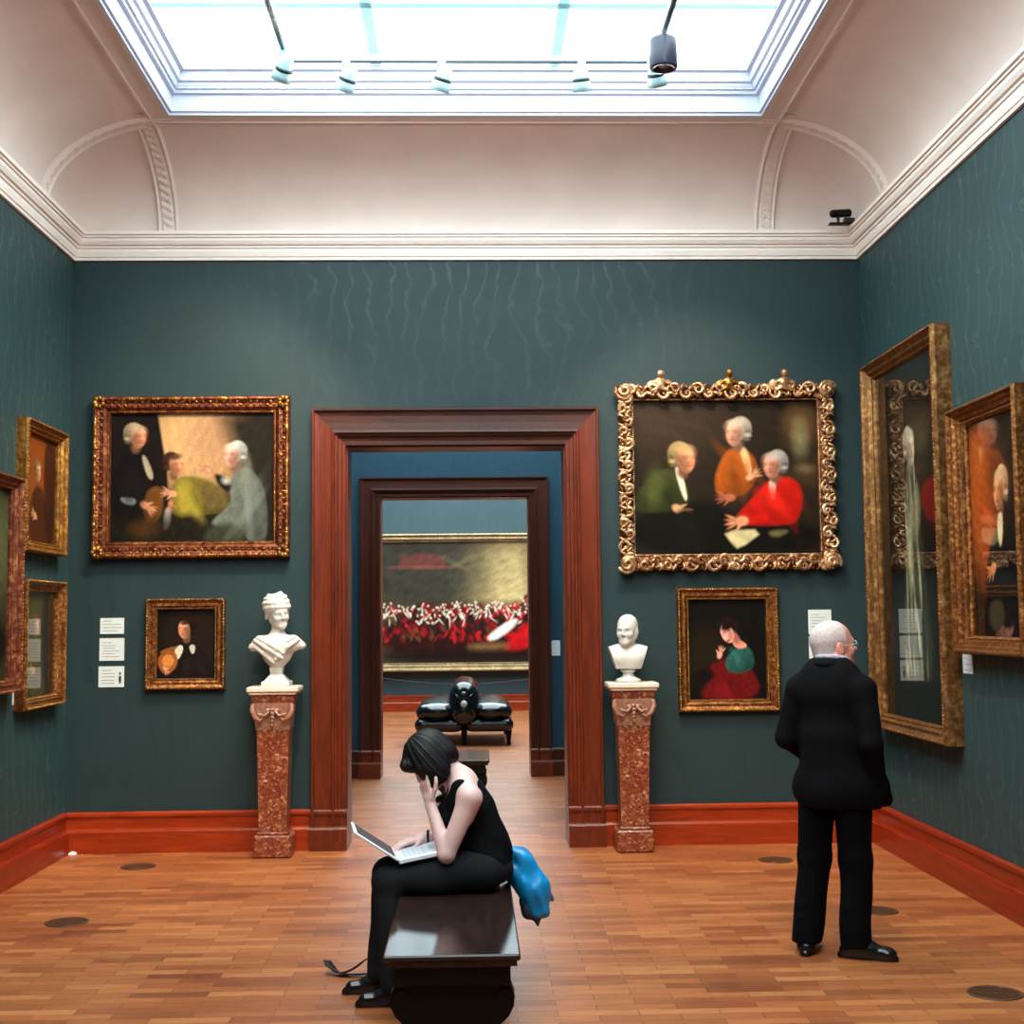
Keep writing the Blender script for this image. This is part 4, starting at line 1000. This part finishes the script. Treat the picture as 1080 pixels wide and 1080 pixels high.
# rope barrier in front of the far painting
def barrier():
    t=thing('rope_barrier','thin rope barrier on posts before the huge far painting','barrier',(-.15,22.9,0))
    xsB=(-2.5,-1.62,1.62,2.5)
    for x in xsB:
        p=MB().lathe([(.13,0),(.13,.012),(.03,.03),(.012,.04),(.012,.70),(.02,.71),(.018,.74),(.0,.745)],20,(x,0,0)).build('post',M_DARKG,t)
    for a,b in zip(xsB,xsB[1:]):
        MB().tube([(a+(b-a)*i/20,0,.70-.16*4*(i/20)*(1-i/20)*min(1,(b-a)/2)) for i in range(21)],.006,6).build('rope',M_BENCHD if 0 else M_DARKG,t)
barrier()

# ------------------------------------------------------------------ floor vents and small fittings
def vent(x,y,label):
    t=thing('floor_vent',label,'floor vent',(x,y,0),0,'round dark outlets let into the parquet')
    MB().lathe([(.118,0),(.118,.004),(.104,.006),(.102,.002),(.0,.002)],40).build('rim',plain('vent_rim_bronze',(84,56,40),.45,.3,.1),t)
    m=MB()
    for i in range(-4,5):
        w=math.sqrt(max(0,.1**2-(i*.022)**2)); m.box(-w,w,i*.022-.005,i*.022+.005,.002,.0055)
    m.build('grille',plain('vent_bronze',(110,74,50),.4,.5,.1),t)
vent(-2.257,7.61,'round dark floor vent on the left side of the parquet, nearer of two')
vent(-2.274,9.27,'round dark floor vent close to the back left skirting')
vent(2.238,7.56,'round dark floor vent just right of the standing man\'s legs')
vent(2.258,5.91,'round dark floor vent in the lower right foreground')
vent(2.03,9.15,'round dark floor vent half hidden behind the standing man\'s legs')
# tiny white thing in the left corner, socket on the right wall
tag(MB().box(-2.885,-2.835,9.735,9.785,0,.018,.004).box(-2.875,-2.845,9.745,9.775,.018,.026,.003).build('door_stop',M_WHITEP),'tiny white block on the floor in the far left corner','door stop')
so=thing('wall_socket','small dark socket low on the right wall near the edge of the photo','socket',(XR,6.92,.50),-PI/2)
MB().box(-.035,.035,-.009,0,-.05,.05,.003).build('back_plate',M_DARKG,so); MB().box(-.014,.014,-.014,-.009,-.02,.02,.002).build('switch',M_BENCHD,so)
# security camera on the cornice
sc=thing('security_camera','small black security camera sitting on the cornice in the right corner','camera',(2.72,9.62,4.524))
MB().box(-.07,.09,-.03,.03,0,.012,.003).build('bracket',M_BENCHD,sc)
MB().tube([(0,0,.012),(0,0,.05),(.02,-.01,.075)],.012,8).build('arm',M_DARKG,sc)
MB().tube([(.09,.02,.095),(-.03,-.03,.075)],[.03,.03],14).ball((-.045,-.036,.072),(.03,.03,.03)).build('camera_body',M_BENCHD,sc)
MB().box(.04,.12,-.02,.03,.012,.05,.004).build('junction_box',M_DARKG,sc)

# ------------------------------------------------------------------ lighting tracks
TZ=5.10; COVE_FILL=4.8  # track height; strength of the fill added for the cove
for lab,pts in(('pale ceiling track crossing the skylight near the back wall',[(-1.14,8.09),(1.17,8.09)]),('ceiling track running towards the viewer on the left of the skylight',[(-1.127,8.06),(-1.127,.6)]),('ceiling track running towards the viewer on the right of the skylight',[(1.157,8.06),(1.157,.6)])):
    (xa,ya),(xb,yb)=pts
    o=thing('light_track',lab,'light track',(0,0,0),0,)
    if ya==yb: MB().box(xa,xb,ya-.018,ya+.018,TZ,TZ+.045,.003).build('rail',M_LITEM,o); MB().box(xa,xb,ya-.020,ya-.012,TZ-.008,TZ+.006).build('conductor_slot',M_DARKG,o)
    else: MB().box(xa-.018,xa+.018,yb,ya,TZ,TZ+.035,.003).build('rail',M_LITEM,o); MB().box(xa-.006,xa+.006,yb,ya,TZ-.004,TZ).build('conductor_slot',M_DARKG,o)
    for x,y in ([(xa+.35,ya),(0,ya),(xb-.35,ya)] if ya==yb else [(xa,q) for q in(7.2,5.2,3.2,1.2)]):
        MB().tube([(x,y,TZ+.035),(x,y,GZ-.002)],.004,6).build('suspension_wire',M_LITEM,o)
def spot(x,y,target,label,energy,size=62,blend=.7,lit=True,group='track spotlights under the skylight',drop=.12,color=(1,.80,.55)):
    t=thing('track_spotlight',label,'spotlight',(x,y,TZ),0,group)
    MB().box(-.025,.025,-.04,.04,-.03,0,.004).build('adapter',M_LITEM,t)
    hd=Vector((0,0,-drop)); d=(Vector(target)-(Vector((x,y,TZ))+hd)).normalized()
    a=Vector((0,0,-.03)); MB().tube([a,(0,0,-.075)],.011,8).build('stem',M_LITEM,t)
    q=d.to_track_quat('-Z','Y').to_matrix().to_4x4(); M=Matrix.Translation(hd)@q
    h=MB(); h.lathe([(.02,.10),(.042,.095),(.046,.03),(.058,-.02),(.062,-.06),(.056,-.06),(.052,-.04)],20,M=M); ho=h.build('lamp_head',M_LITEM,t)
    MB().lathe([(.047,.022),(.054,.02),(.055,.002),(.05,.0)],20,M=M).build('yoke_ring',M_DARKG,ho)
    MB().lathe([(.0,-.045),(.042,-.046),(.042,-.050),(.0,-.051)],20,M=M).build('lens',M_LAMP if lit else M_DARKG,ho)
    if lit:
        l=bpy.data.lights.new('spot_lamp','SPOT'); l.energy=energy; l.spot_size=math.radians(size); l.spot_blend=blend; l.color=color; l.shadow_soft_size=.04
        o=bpy.data.objects.new('spot_lamp',l); link(o); o.parent=t; o.matrix_local=M@Matrix.Translation((0,0,-.065))
        l=bpy.data.lights.new('cove_fill','POINT'); l.energy=COVE_FILL; l.color=(1,.93,.88); l.shadow_soft_size=.05  # unseen fill added to brighten the cove, not a bulb of the fitting
        o=bpy.data.objects.new('cove_fill',l); link(o); o.parent=t; o.matrix_local=M@Matrix.Translation((0,0,-.11))
    return t
spot(-.76,8.09,(-2.1,9.8,1.9),'pale track spotlight, second from the left on the crossing track',200)
spot(-.17,8.09,(-1.4,9.7,1.2),'pale track spotlight glowing left of centre on the crossing track',150)
spot(.70,8.09,(1.1,9.7,1.3),'pale track spotlight right of centre on the crossing track',120)
spot(1.155,8.00,(1.9,9.8,2.2),'pale track spotlight glowing at the right end of the crossing track',230)
spot(-1.127,7.93,(-2.2,9.8,2.6),'pale track spotlight at the left end where two tracks meet',150)
spot(-1.127,6.6,(-2.9,8.3,1.6),'pale track spotlight on the left track aimed at the left wall paintings',140,60)
spot(1.157,6.3,(2.9,8.0,1.8),'pale track spotlight on the right track aimed at the glazed portraits on the right wall',150,60)
for x_,y_,tx,ty,e_ in((-1.127,4.6,-1.9,9.1,330),(1.157,4.4,2.0,9.0,330),(-1.127,2.5,-1.8,7.2,60),(1.157,2.3,1.8,7.2,60)):
    spot(x_,y_,(tx,ty,0.),'pale track spotlight aimed at the floor from above the viewer',e_*1.15,44,1.,True,'spotlights on the side tracks aimed at the floor',color=(1,.66,.34))
# hanging black cylinder
cy=thing('projector','dark cylindrical downlight hanging from the right track','downlight',(1.145,7.62,TZ))
MB().lathe([(.03,-.05),(.078,-.055),(.082,-.07),(.082,-.225),(.076,-.235),(.06,-.235),(.055,-.215),(.0,-.21)],32).build('housing',plain('dark_blue_grey_housing',(46,48,64),.35,.3,.1),cy)
for q_ in(-1,1): MB().tube([(q_*.025,0,0),(q_*.037,0,-.06)],.005,6).build('hanger',M_LITEM,cy)
MB().lathe([(.0,-.212),(.03,-.213),(.03,-.22),(.0,-.221)],20).build('lens',M_LITEM,cy)

# ------------------------------------------------------------------ standing man
def man():
    X0,Y0=1.765,6.60
    az=math.radians(38); f=np.array((math.sin(az),math.cos(az),0)); r=np.array((math.cos(az),-math.sin(az),0)); u=np.array((0,0,1.))
    L=lambda a,b,c: r*a+f*b+u*c
    t=thing('person','bald man in black suit standing with back turned, facing the tall glazed portrait','person',(X0,Y0,0))
    azh=math.radians(78); HF=np.array((math.sin(azh)*.99,math.cos(azh)*.99,.12)); HR=basis(HF,(.0,0,1)); hc=L(.0,.04,1.497)+np.array((-.0,0,0))
    neckb=L(0,-.005,1.365)
    # joints
    lh,rh=L(-.085,0,.86),L(.085,0,.86); lk,rk=L(-.125,.02,.46),L(.085,.03,.46); la,ra=L(-.15,-.035,.085),L(.085,.0,.085)
    ls,rs=L(-.165,-.01,1.285),L(.165,-.01,1.285); le,re=L(-.235,-.03,1.04),L(.215,-.06,1.03); lw,rw=L(-.15,.15,.92),L(.195,.06,.82)
    Rb=basis(f)
    b=SDF(); b.xf(head_sdf(True),HR,hc,1.07); b.cap(hc+HR@np.array((0,-.03,-.06)),neckb,.066,.072,k=.03)
    b.ell(L(0,0,1.25),(.16,.10,.17),Rb,k=.06); b.ell(L(0,.02,1.03),(.145,.12,.16),Rb,k=.06); b.ell(L(0,0,.88),(.15,.105,.10),Rb,k=.06)
    for s_,e_,w_ in((ls,le,lw),(rs,re,rw)): b.cap(s_,e_,.045,.036,k=.04); b.cap(e_,w_,.035,.026,k=.02)
    for h_,k_,a_ in((lh,lk,la),(rh,rk,ra)): b.cap(h_,k_,.075,.05,k=.04); b.cap(k_,a_,.045,.035,k=.02)
    for side,w_,e_ in((1,lw,le),(-1,rw,re)):
        d=nrm(w_-e_); b.xf(hand_sdf(side,.7),basis(d,(L(-side,0,.3))),w_-d*.015,.85)
    for a_,d in((la,nrm(f*.95-r*.25)),(ra,nrm(f*.2+r*.98))): b.cap(a_,a_-u*.035+d*.07,.024,.018,k=.02)
    b.build('body',M_SKINM,t,.0045)
    # cropped hair round the sides and back
    h=SDF(); h.ell((0,-.014,.03),(.0785,.1005,.0885),k=.02); h.ell((0,-.05,-.035),(.058,.05,.045),k=.03); h.ell((0,.085,.0),(.085,.075,.12),k=.01,sub=True)
    for x in(-1,1): h.ell((x*.08,-.006,-.016),(.03,.026,.034),k=.006,sub=True)
    hh=SDF().xf(h,HR,hc,1.07); hh.build('hair',M_HAIRG,t,.0035)
    # jacket
    j=SDF(); j.ell(L(0,-.005,1.26),(.185,.125,.15),Rb,k=.06); j.ell(L(0,.015,1.05),(.18,.15,.19),Rb,k=.06); j.ell(L(0,.0,.88),(.175,.14,.15),Rb,k=.06)
    j.cap(L(-.10,0,.80),L(.10,0,.80),.115,.115,k=.05); j.cap(L(0,.02,.78),L(0,-.03,.78),.13,.13,k=.05)
    j.cap(ls-L(-.06,0,-.03),ls,.055,.058,k=.06); j.cap(rs-L(.06,0,-.03),rs,.055,.058,k=.06)
    j.cap(L(-.05,-.01,1.385),L(.05,-.01,1.385),.055,.055,k=.09)
    for s_,e_,w_ in((ls,le,lw),(rs,re,rw)): j.cap(s_,e_,.066,.056,k=.03); j.cap(e_,w_,.056,.047,k=.02)
    j.cap(rw,rw+L(-.01,.07,-.07),.058,.055,k=.03); j.cap(L(.05,.0,.76),L(.15,.03,.745),.10,.075,k=.04)
    for i,(s_,e_,w_) in enumerate(((ls,le,lw),(rs,re,rw))):     # elbow creases
        for q in(.8,.93,1.08,1.2):
            p=s_+(e_-s_)*min(q,1)+(w_-e_)*max(0,q-1); j.cap(p-r*.05,p+f*.05,.012,.012,k=.02)
    j.disp(folds(.0035,26,22,14,.7)); j.clip((0,0,-1),-.715)
    j.ell(neckb+u*.115+f*.03,(.076,.078,.07),k=.01,sub=True)
    jo=j.build('jacket',M_SUIT,t,.006)
    c=SDF()   # jacket collar
    for i in range(14):
        a=PI*(.10+.80*i/13)+PI; a2=PI*(.10+.80*(i+1)/13)+PI
        p=lambda a:neckb+r*.078*math.cos(a)+f*(.080*math.sin(a)+.014)+u*(.045-.012*math.sin(a))
        c.cap(p(a),p(a2),.014,.014,k=.01); c.cap(p(a)+u*-.022+(p(a)-neckb)*.15,p(a2)+u*-.022+(p(a2)-neckb)*.15,.012,.012,k=.012)
    c.build('jacket_collar',M_SUIT,jo,.004)
    m=SDF()
    for i in range(16):
        a=2*PI*i/16;a2=2*PI*(i+1)/16;p=lambda a:neckb+r*.072*math.cos(a)+f*(.074*math.sin(a)+.012)+u*(.072-.010*math.sin(a)); m.cap(p(a),p(a2),.011,.011,k=.006)
    m.build('shirt_collar',M_SHIRT,t,.0035)
    # trousers
    s=SDF(); s.ell(L(0,0,.86),(.165,.12,.12),Rb,k=.05)
    for h_,k_,a_,sg in((lh,lk,la,-1),(rh,rk,ra,1)):
        s.cap(h_,k_,.102,.08,k=.035); s.cap(k_,a_+u*-.02,.079,.074,k=.03); s.cap(k_-f*.05,k_+u*-.02-f*.03,.02,.02,k=.04)
        for q in(.6,.78,.9): p=k_+(a_-k_)*q; s.cap(p-f*.05-r*.02,p+f*.03+r*.03-u*.02,.018,.012,k=.035)
    s.disp(folds(.004,30,26,17,2.1)); s.clip((0,0,-1),-.055); s.build('trousers',M_SUITT,t,.006)
    for a_,d in((la,nrm(f*.95-r*.25)),(ra,nrm(f*.25+r*.97))):
        s=SDF(); z=u*1.; g=a_*np.array((1,1,0)); s.cap(g+z*.052-d*.02,g+z*.05+d*.03,.044,.042,k=.02); s.cap(g+z*.07,g+z*.05+d*.06,.044,.038,k=.02); s.cap(g+z*.038+d*.02,g+z*.03+d*.135,.045,.034,k=.03); s.ell(g+z*.035-d*.035,(.045,.045,.035),k=.02); s.ell(g+z*.032+d*.15,(.042,.042,.028),k=.02)
        s.cap(g+z*.006-d*.06,g+z*.006+d*.17,.03,.03,k=.004); s.clip((0,0,-1),-.001); s.build('shoe',M_SHOE,t,.0045)
    g=MB()       # spectacles
    P=lambda *p:Vector(HR@np.array(p)*1.07+hc)
    for x in(-1,1):
        g.tube([P(x*.031+.021*math.cos(a*PI/8),.096-.004*abs(x),-.004+.017*math.sin(a*PI/8)) for a in range(17)],.0014,6,False)
        g.tube([P(x*.052,.094,.0),P(x*.075,.06,.0),P(x*.081,.0,.002),P(x*.08,-.02,-.012)],.0015,6)
    g.tube([P(-.010,.097,0),P(0,.101,.003),P(.010,.097,0)],.0014,6); g.build('spectacles',M_LITEM,t)
man()

# ------------------------------------------------------------------ seated woman
def woman():
    O=np.array((.0,6.10,0.)); t=thing('person','woman in black sleeveless top sitting on the bench, head bowed over a laptop','person',(.05,6.10,.45))
    base=np.array((.05,6.10,.45)); W=lambda x,y,z:np.array((x,y,z))-base
    ph=math.radians(48); HF=(-math.cos(ph),-.10,-math.sin(ph)); HR=basis(HF,(-math.sin(ph),.0,math.cos(ph))); hc=W(-.205,6.12,1.015)
    c7=W(-.055,6.12,.915); chest=W(-.03,6.12,.80); belly=W(.045,6.12,.64); pel=W(.045,6.12,.545)
    ns,fs=W(-.02,5.965,.865),W(-.06,6.28,.86); ne,fe=W(-.125,5.94,.625),W(-.08,6.35,.66); nw,fw=W(-.195,6.03,.825),W(-.225,6.22,.652)
    nh,fh=W(.03,6.02,.545),W(.03,6.22,.545); nk,fk=W(-.385,5.975,.505),W(-.40,6.20,.505); na,fa=W(-.355,5.90,.09),W(-.43,6.10,.09)
    body=SDF(); body.xf(head_sdf(True,None,True),HR,hc,.96)
    body.cap(hc+HR@np.array((0,-.035,-.05)),c7,.046,.05,k=.03); body.cap(c7,chest,.06,.10,k=.05)
    T=basis((-1,0,-.35),(-.35,0,1)); body.ell(chest+W(.05,6.1,.45)*0,(.15,.085,.13),T,k=.05); body.ell(belly,(.125,.09,.12),T,k=.06); body.ell(pel,(.16,.11,.09),basis((-1,0,0)),k=.05)
    body.cap(c7+W(.05,6.1,.45)*0+np.array((.0,-.05,-.02)),ns,.04,.047,k=.04); body.cap(c7+np.array((.0,.05,-.02)),fs,.04,.047,k=.04)
    for s_,e_,w_ in((ns,ne,nw),(fs,fe,fw)): body.cap(s_,e_,.049,.037,k=.03); body.cap(e_,w_,.037,.024,k=.015)
    # near hand on the face: fingers up along the cheek; far hand on the keyboard
    d=nrm(np.array((-.30,.10,1.0))); body.xf(hand_sdf(1,.14,.03),basis(d,(-.8,-.6,.0)),nw+d*.015,.9)
    d=nrm(np.array((-1,-.45,-.10))); body.xf(hand_sdf(-1,.30,.12),basis(d,(0,0,1)),fw+d*.015,.9)
    for h_,k_,a_ in((nh,nk,na),(fh,fk,fa)): body.cap(h_,k_,.07,.048,k=.03); body.cap(k_,a_,.044,.03,k=.02); body.cap(a_,a_+np.array((-.07,-.005,-.055)),.022,.016,k=.02)
    body.build('body',M_SKINW,t,.0042)
    top=SDF(); top.ell(chest,(.158,.098,.135),T,k=.05); top.ell(belly,(.138,.104,.135),T,k=.06); top.ell(pel+np.array((.0,0,.02)),(.155,.118,.08),basis((-1,0,0)),k=.05)
    top.cap(c7+np.array((.03,0,-.05)),chest,.07,.10,k=.04); top.cap(W(.03,6.12,.80),W(.072,6.12,.62),.06,.073,k=.05)
    for sy in(-1,1): top.ell(chest+np.array((-.085,sy*.06,-.045)),(.055,.055,.05),k=.03); top.cap(c7+np.array((-.01,sy*.085,-.012)),chest+np.array((-.02,sy*.09,.0)),.038,.05,k=.03)
    top.disp(folds(.003,30,26,34,1.2))
    top.ell(ns+np.array((-.015,-.045,-.01)),(.062,.060,.085),basis((0,1,0),nrm(ne-ns)),k=.012,sub=True); top.ell(fs+np.array((-.015,.045,-.01)),(.062,.060,.085),basis((0,1,0),nrm(ns-ne)),k=.012,sub=True)
    top.ell(c7+np.array((-.035,0,.035)),(.088,.085,.085),basis((1,0,.4)),k=.012,sub=True)
    top.build('sleeveless_top',M_BLKCL,t,.0048)
    tr=SDF(); tr.ell(pel+np.array((.0,0,-.01)),(.172,.125,.088),basis((-1,0,0)),k=.05)
    for h_,k_,a_ in((nh,nk,na),(fh,fk,fa)):
        tr.cap(h_,k_,.088,.066,k=.03); tr.cap(k_,a_+np.array((0,0,-.01)),.064,.054,k=.025); tr.cap(h_+np.array((0,0,-.01)),h_*.4+k_*.6+np.array((0,0,-.012)),.086,.075,k=.03)
        for q in(.12,.25,.8,.9): p=k_+(a_-k_)*q; tr.cap(p+np.array((.045,-.02,.01)),p+np.array((-.035,.02,-.02)),.014,.010,k=.03)
    tr.disp(folds(.0035,28,24,20,.4)); tr.clip((0,0,-1),-(.052-.45)); tr.build('trousers',M_TROUS,t,.0055)
    hr=SDF(); hr.ell((0,-.016,.034),(.094,.112,.098),k=.03)
    for x in(-1,1): hr.ell((x*.07,.012,-.032),(.034,.072,.085),k=.03); hr.cap((x*.074,.045,.0),(x*.07,.072,-.085),.022,.012,k=.02)
    hr.ell((0,-.075,-.03),(.075,.05,.07),k=.03); hr.cap((-.04,.085,.06),(.04,.085,.06),.028,.028,k=.02); hr.ell((0,.096,-.06),(.05,.05,.082),k=.01,sub=True)
    H2=SDF().xf(hr,HR,hc,1.0)
    def strands(x,y,z):
        q=[(x-hc[0]),(y-hc[1]),(z-hc[2])]; U=[sum(HR[i,j]*q[i] for i in range(3)) for j in range(3)]
        th=np.arctan2(U[0],U[1]+.02); return .0011*np.sin(th*37+U[2]*30+2*np.sin(th*9))+.0010*np.sin(th*83+U[2]*25+1.5*np.sin(th*13))+.0012*np.sin(th*17+U[2]*14)
    H2.disp(strands); H2.build('hair',M_HAIRB,t,.0038)
    for a_ in(na,fa):
        s=SDF(); g=np.array((a_[0],a_[1],-.45)); z=np.array((0,0,1.)); d=nrm((-1,-.08,0))
        s.cap(g+z*.05,g+z*.045+d*.02,.036,.035,k=.02); s.cap(g+z*.03+d*.02,g+z*.026+d*.12,.034,.030,k=.02); s.ell(g+z*.035-d*.03,(.038,.036,.035),k=.02); s.cap(g+z*.006-d*.05,g+z*.006+d*.14,.024,.026,k=.004)
        s.cap(g+z*.07-d*.01,g+z*.045+d*.05,.034,.028,k=.02)
        s.clip((0,0,-1),.449); s.build('shoe',M_SHOE,t,.004)
    br=MB(); p=[fw*.93+fe*.07+np.array((0,.03*math.cos(a*PI/8),.03*math.sin(a*PI/8))) for a in range(17)]; br.tube(p,.007,8,False); br.build('wrist_strap',M_BENCHD,t)
    nk_=MB(); pts=[c7+np.array(v) for v in((.035,-.0,.035),(.0,-.052,.025),(-.06,-.055,-.02),(-.10,-.045,-.10),(-.115,-.02,-.18))]
    nk_.tube(pts,.0045,6); nk_.build('neck_cord',M_BENCHD,t)
woman()

# ------------------------------------------------------------------ laptop on her lap
def laptop():
    hn=Vector((-.337,5.93,.603)); 
    t=thing('laptop','open white laptop resting on the woman\'s thighs','laptop',(-.35,6.07,.60))
    ex=Vector((.215,.03,.036)); L=ex.length; ex.normalize(); ey=Vector((-.14,1,0)).normalized(); ez=ex.cross(ey).normalized(); ey=ez.cross(ex)
    M=Matrix(((ex.x,ey.x,ez.x,0),(ex.y,ey.y,ez.y,0),(ex.z,ey.z,ez.z,0),(0,0,0,1)))
    bo=MB().box(0,.225,-.15,.15,-.012,.010,.004,M=M).build('base',M_WHITEP,t)
    m=MB()
    for i in range(5):
        for j in range(12): m.box(.025+i*.021,.025+i*.021+.017,-.128+j*.0215,-.128+j*.0215+.018,.010,.013,M=M)
    m.build('keyboard',M_KEYS,bo)
    MB().box(.145,.205,-.045,.045,.010,.0112,M=M).build('touchpad',M_KEYS,bo)
    a=math.radians(137); dx,dz=math.cos(a),math.sin(a)
    S=M@Matrix.Translation((-.002,0,.006))@Matrix(((dx,0,-dz,0),(0,1,0,0),(dz,0,dx,0),(0,0,0,1)))
    lid=MB().box(0,.23,-.15,.15,-.004,.006,.003,M=S).build('lid',M_WHITEP,t)
    scm=m_emit('lit_laptop_screen',(.5,.42,.46),.22)
    s_=MB().box(.015,.215,-.135,.135,-.0048,-.0040,M=S).build('screen',scm,lid)
laptop()

# turquoise coat over the bench's edge
def coat():
    t=thing('coat','bright turquoise coat bundled behind the woman and hanging off the bench','coat',(.20,6.2,.45))
    B=np.array((.20,6.2,.45)); W=lambda x,y,z:np.array((x,y,z))-B
    s=SDF(); s.cap(W(.155,6.22,.535),W(.205,6.2,.525),.06,.068,k=.04); s.cap(W(.205,6.2,.52),W(.265,6.18,.43),.068,.065,k=.05); s.cap(W(.262,6.18,.43),W(.287,6.16,.335),.062,.047,k=.05); s.ell(W(.2,6.26,.53),(.06,.1,.065),k=.04); s.cap(W(.265,6.26,.45),W(.28,6.24,.34),.05,.045,k=.04)
    for q in range(6): a=W(.17+.02*q,6.12+.012*q,.60-.018*q); s.cap(a,a+np.array((.08,.04,-.14)),.010,.008,k=.018)
    s.disp(folds(.0065,52,44,38,.3)); s.disp(folds(.003,95,80,60,1.7)); s.build('outer_shell',M_BLUE,t,.005)
    s=SDF(); s.cap(W(.225,6.17,.37),W(.235,6.16,.325),.028,.03,k=.02); s.cap(W(.24,6.16,.335),W(.278,6.15,.30),.025,.018,k=.02); s.cap(W(.275,6.15,.31),W(.280,6.15,.272),.018,.009,k=.01); s.disp(folds(.003,50,30,40,1)); s.build('lining',M_BLUED,t,.004)
coat()
# strap on the floor
def strap():
    t=thing('bag_strap','black strap with a loop lying on the floor beside the woman\'s feet','strap',(-.55,6.42,0))
    def ribbon(pts,w,name,mat):
        m=MB();P=[Vector(p) for p in pts];vs=[]
        for i,p in enumerate(P):
            d=(P[min(i+1,len(P)-1)]-P[max(i-1,0)]).normalized(); s=Vector((0,.35,1)).cross(d).normalized()
            n=d.cross(s).normalized()*.0025
            vs+= [p-s*w/2-n,p+s*w/2-n,p+s*w/2+n,p-s*w/2+n]
        fs=[]
        for i in range(len(P)-1):
            a=i*4;b=a+4
            for k in range(4): fs.append((a+k,b+k,b+(k+1)%4,a+(k+1)%4))
        fs+=[(0,1,2,3),tuple(len(vs)-4+k for k in(3,2,1,0))]
        m.add(vs,fs,True); return m.build(name,mat,t)
    cat=lambda P,n=8:[tuple(.5*((2*P[i][k])+(-P[i-1][k]+P[i+1][k])*u+(2*P[i-1][k]-5*P[i][k]+4*P[i+1][k]-P[i+2][k])*u*u+(-P[i-1][k]+3*P[i][k]-3*P[i+1][k]+P[i+2][k])*u**3) for k in range(3)) for i in range(1,len(P)-2) for u in[j/n for j in range(n)]]
    ribbon(cat([(.14,.05,.02),(.11,.03,.03),(.05,.0,.07),(-.02,-.02,.03),(-.09,-.02,.012),(-.155,.04,.06),(-.16,.05,.07)]),.05,'webbing',M_BENCHD)
    ribbon(cat([(.16,-.02,.02),(.12,-.03,.014),(.03,-.05,.012),(-.06,-.05,.014),(-.12,-.02,.03),(-.15,.0,.05),(-.16,.02,.06)]),.036,'loop',M_BENCHD)
strap()

# ------------------------------------------------------------------ world, camera, look
w=bpy.data.worlds.new('World'); SC.world=w; w.use_nodes=True
w.node_tree.nodes['Background'].inputs[0].default_value=(.5,.7,.9,1); w.node_tree.nodes['Background'].inputs[1].default_value=.05
cam=bpy.data.cameras.new('camera'); co=bpy.data.objects.new('camera',cam); link(co); SC.camera=co
cam.sensor_width=36; cam.lens=36*1411.15/1080; cam.clip_end=100
yaw,pit,rol=.0296,.0791,-.0101
cyw,syw,cp,sp=math.cos(yaw),math.sin(yaw),math.cos(pit),math.sin(pit)
F=Vector((syw*cp,cyw*cp,sp)); R0=Vector((cyw,-syw,0)); U0=R0.cross(F); c_,s_=math.cos(rol),math.sin(rol); R=c_*R0+s_*U0; U=-s_*R0+c_*U0
co.matrix_world=Matrix(((R.x,U.x,-F.x,0),(R.y,U.y,-F.y,0),(R.z,U.z,-F.z,1.65),(0,0,0,1)))
v=SC.view_settings; v.view_transform='Standard'; v.look='None'; v.gamma=1; v.exposure=.48; v.use_curve_mapping=False
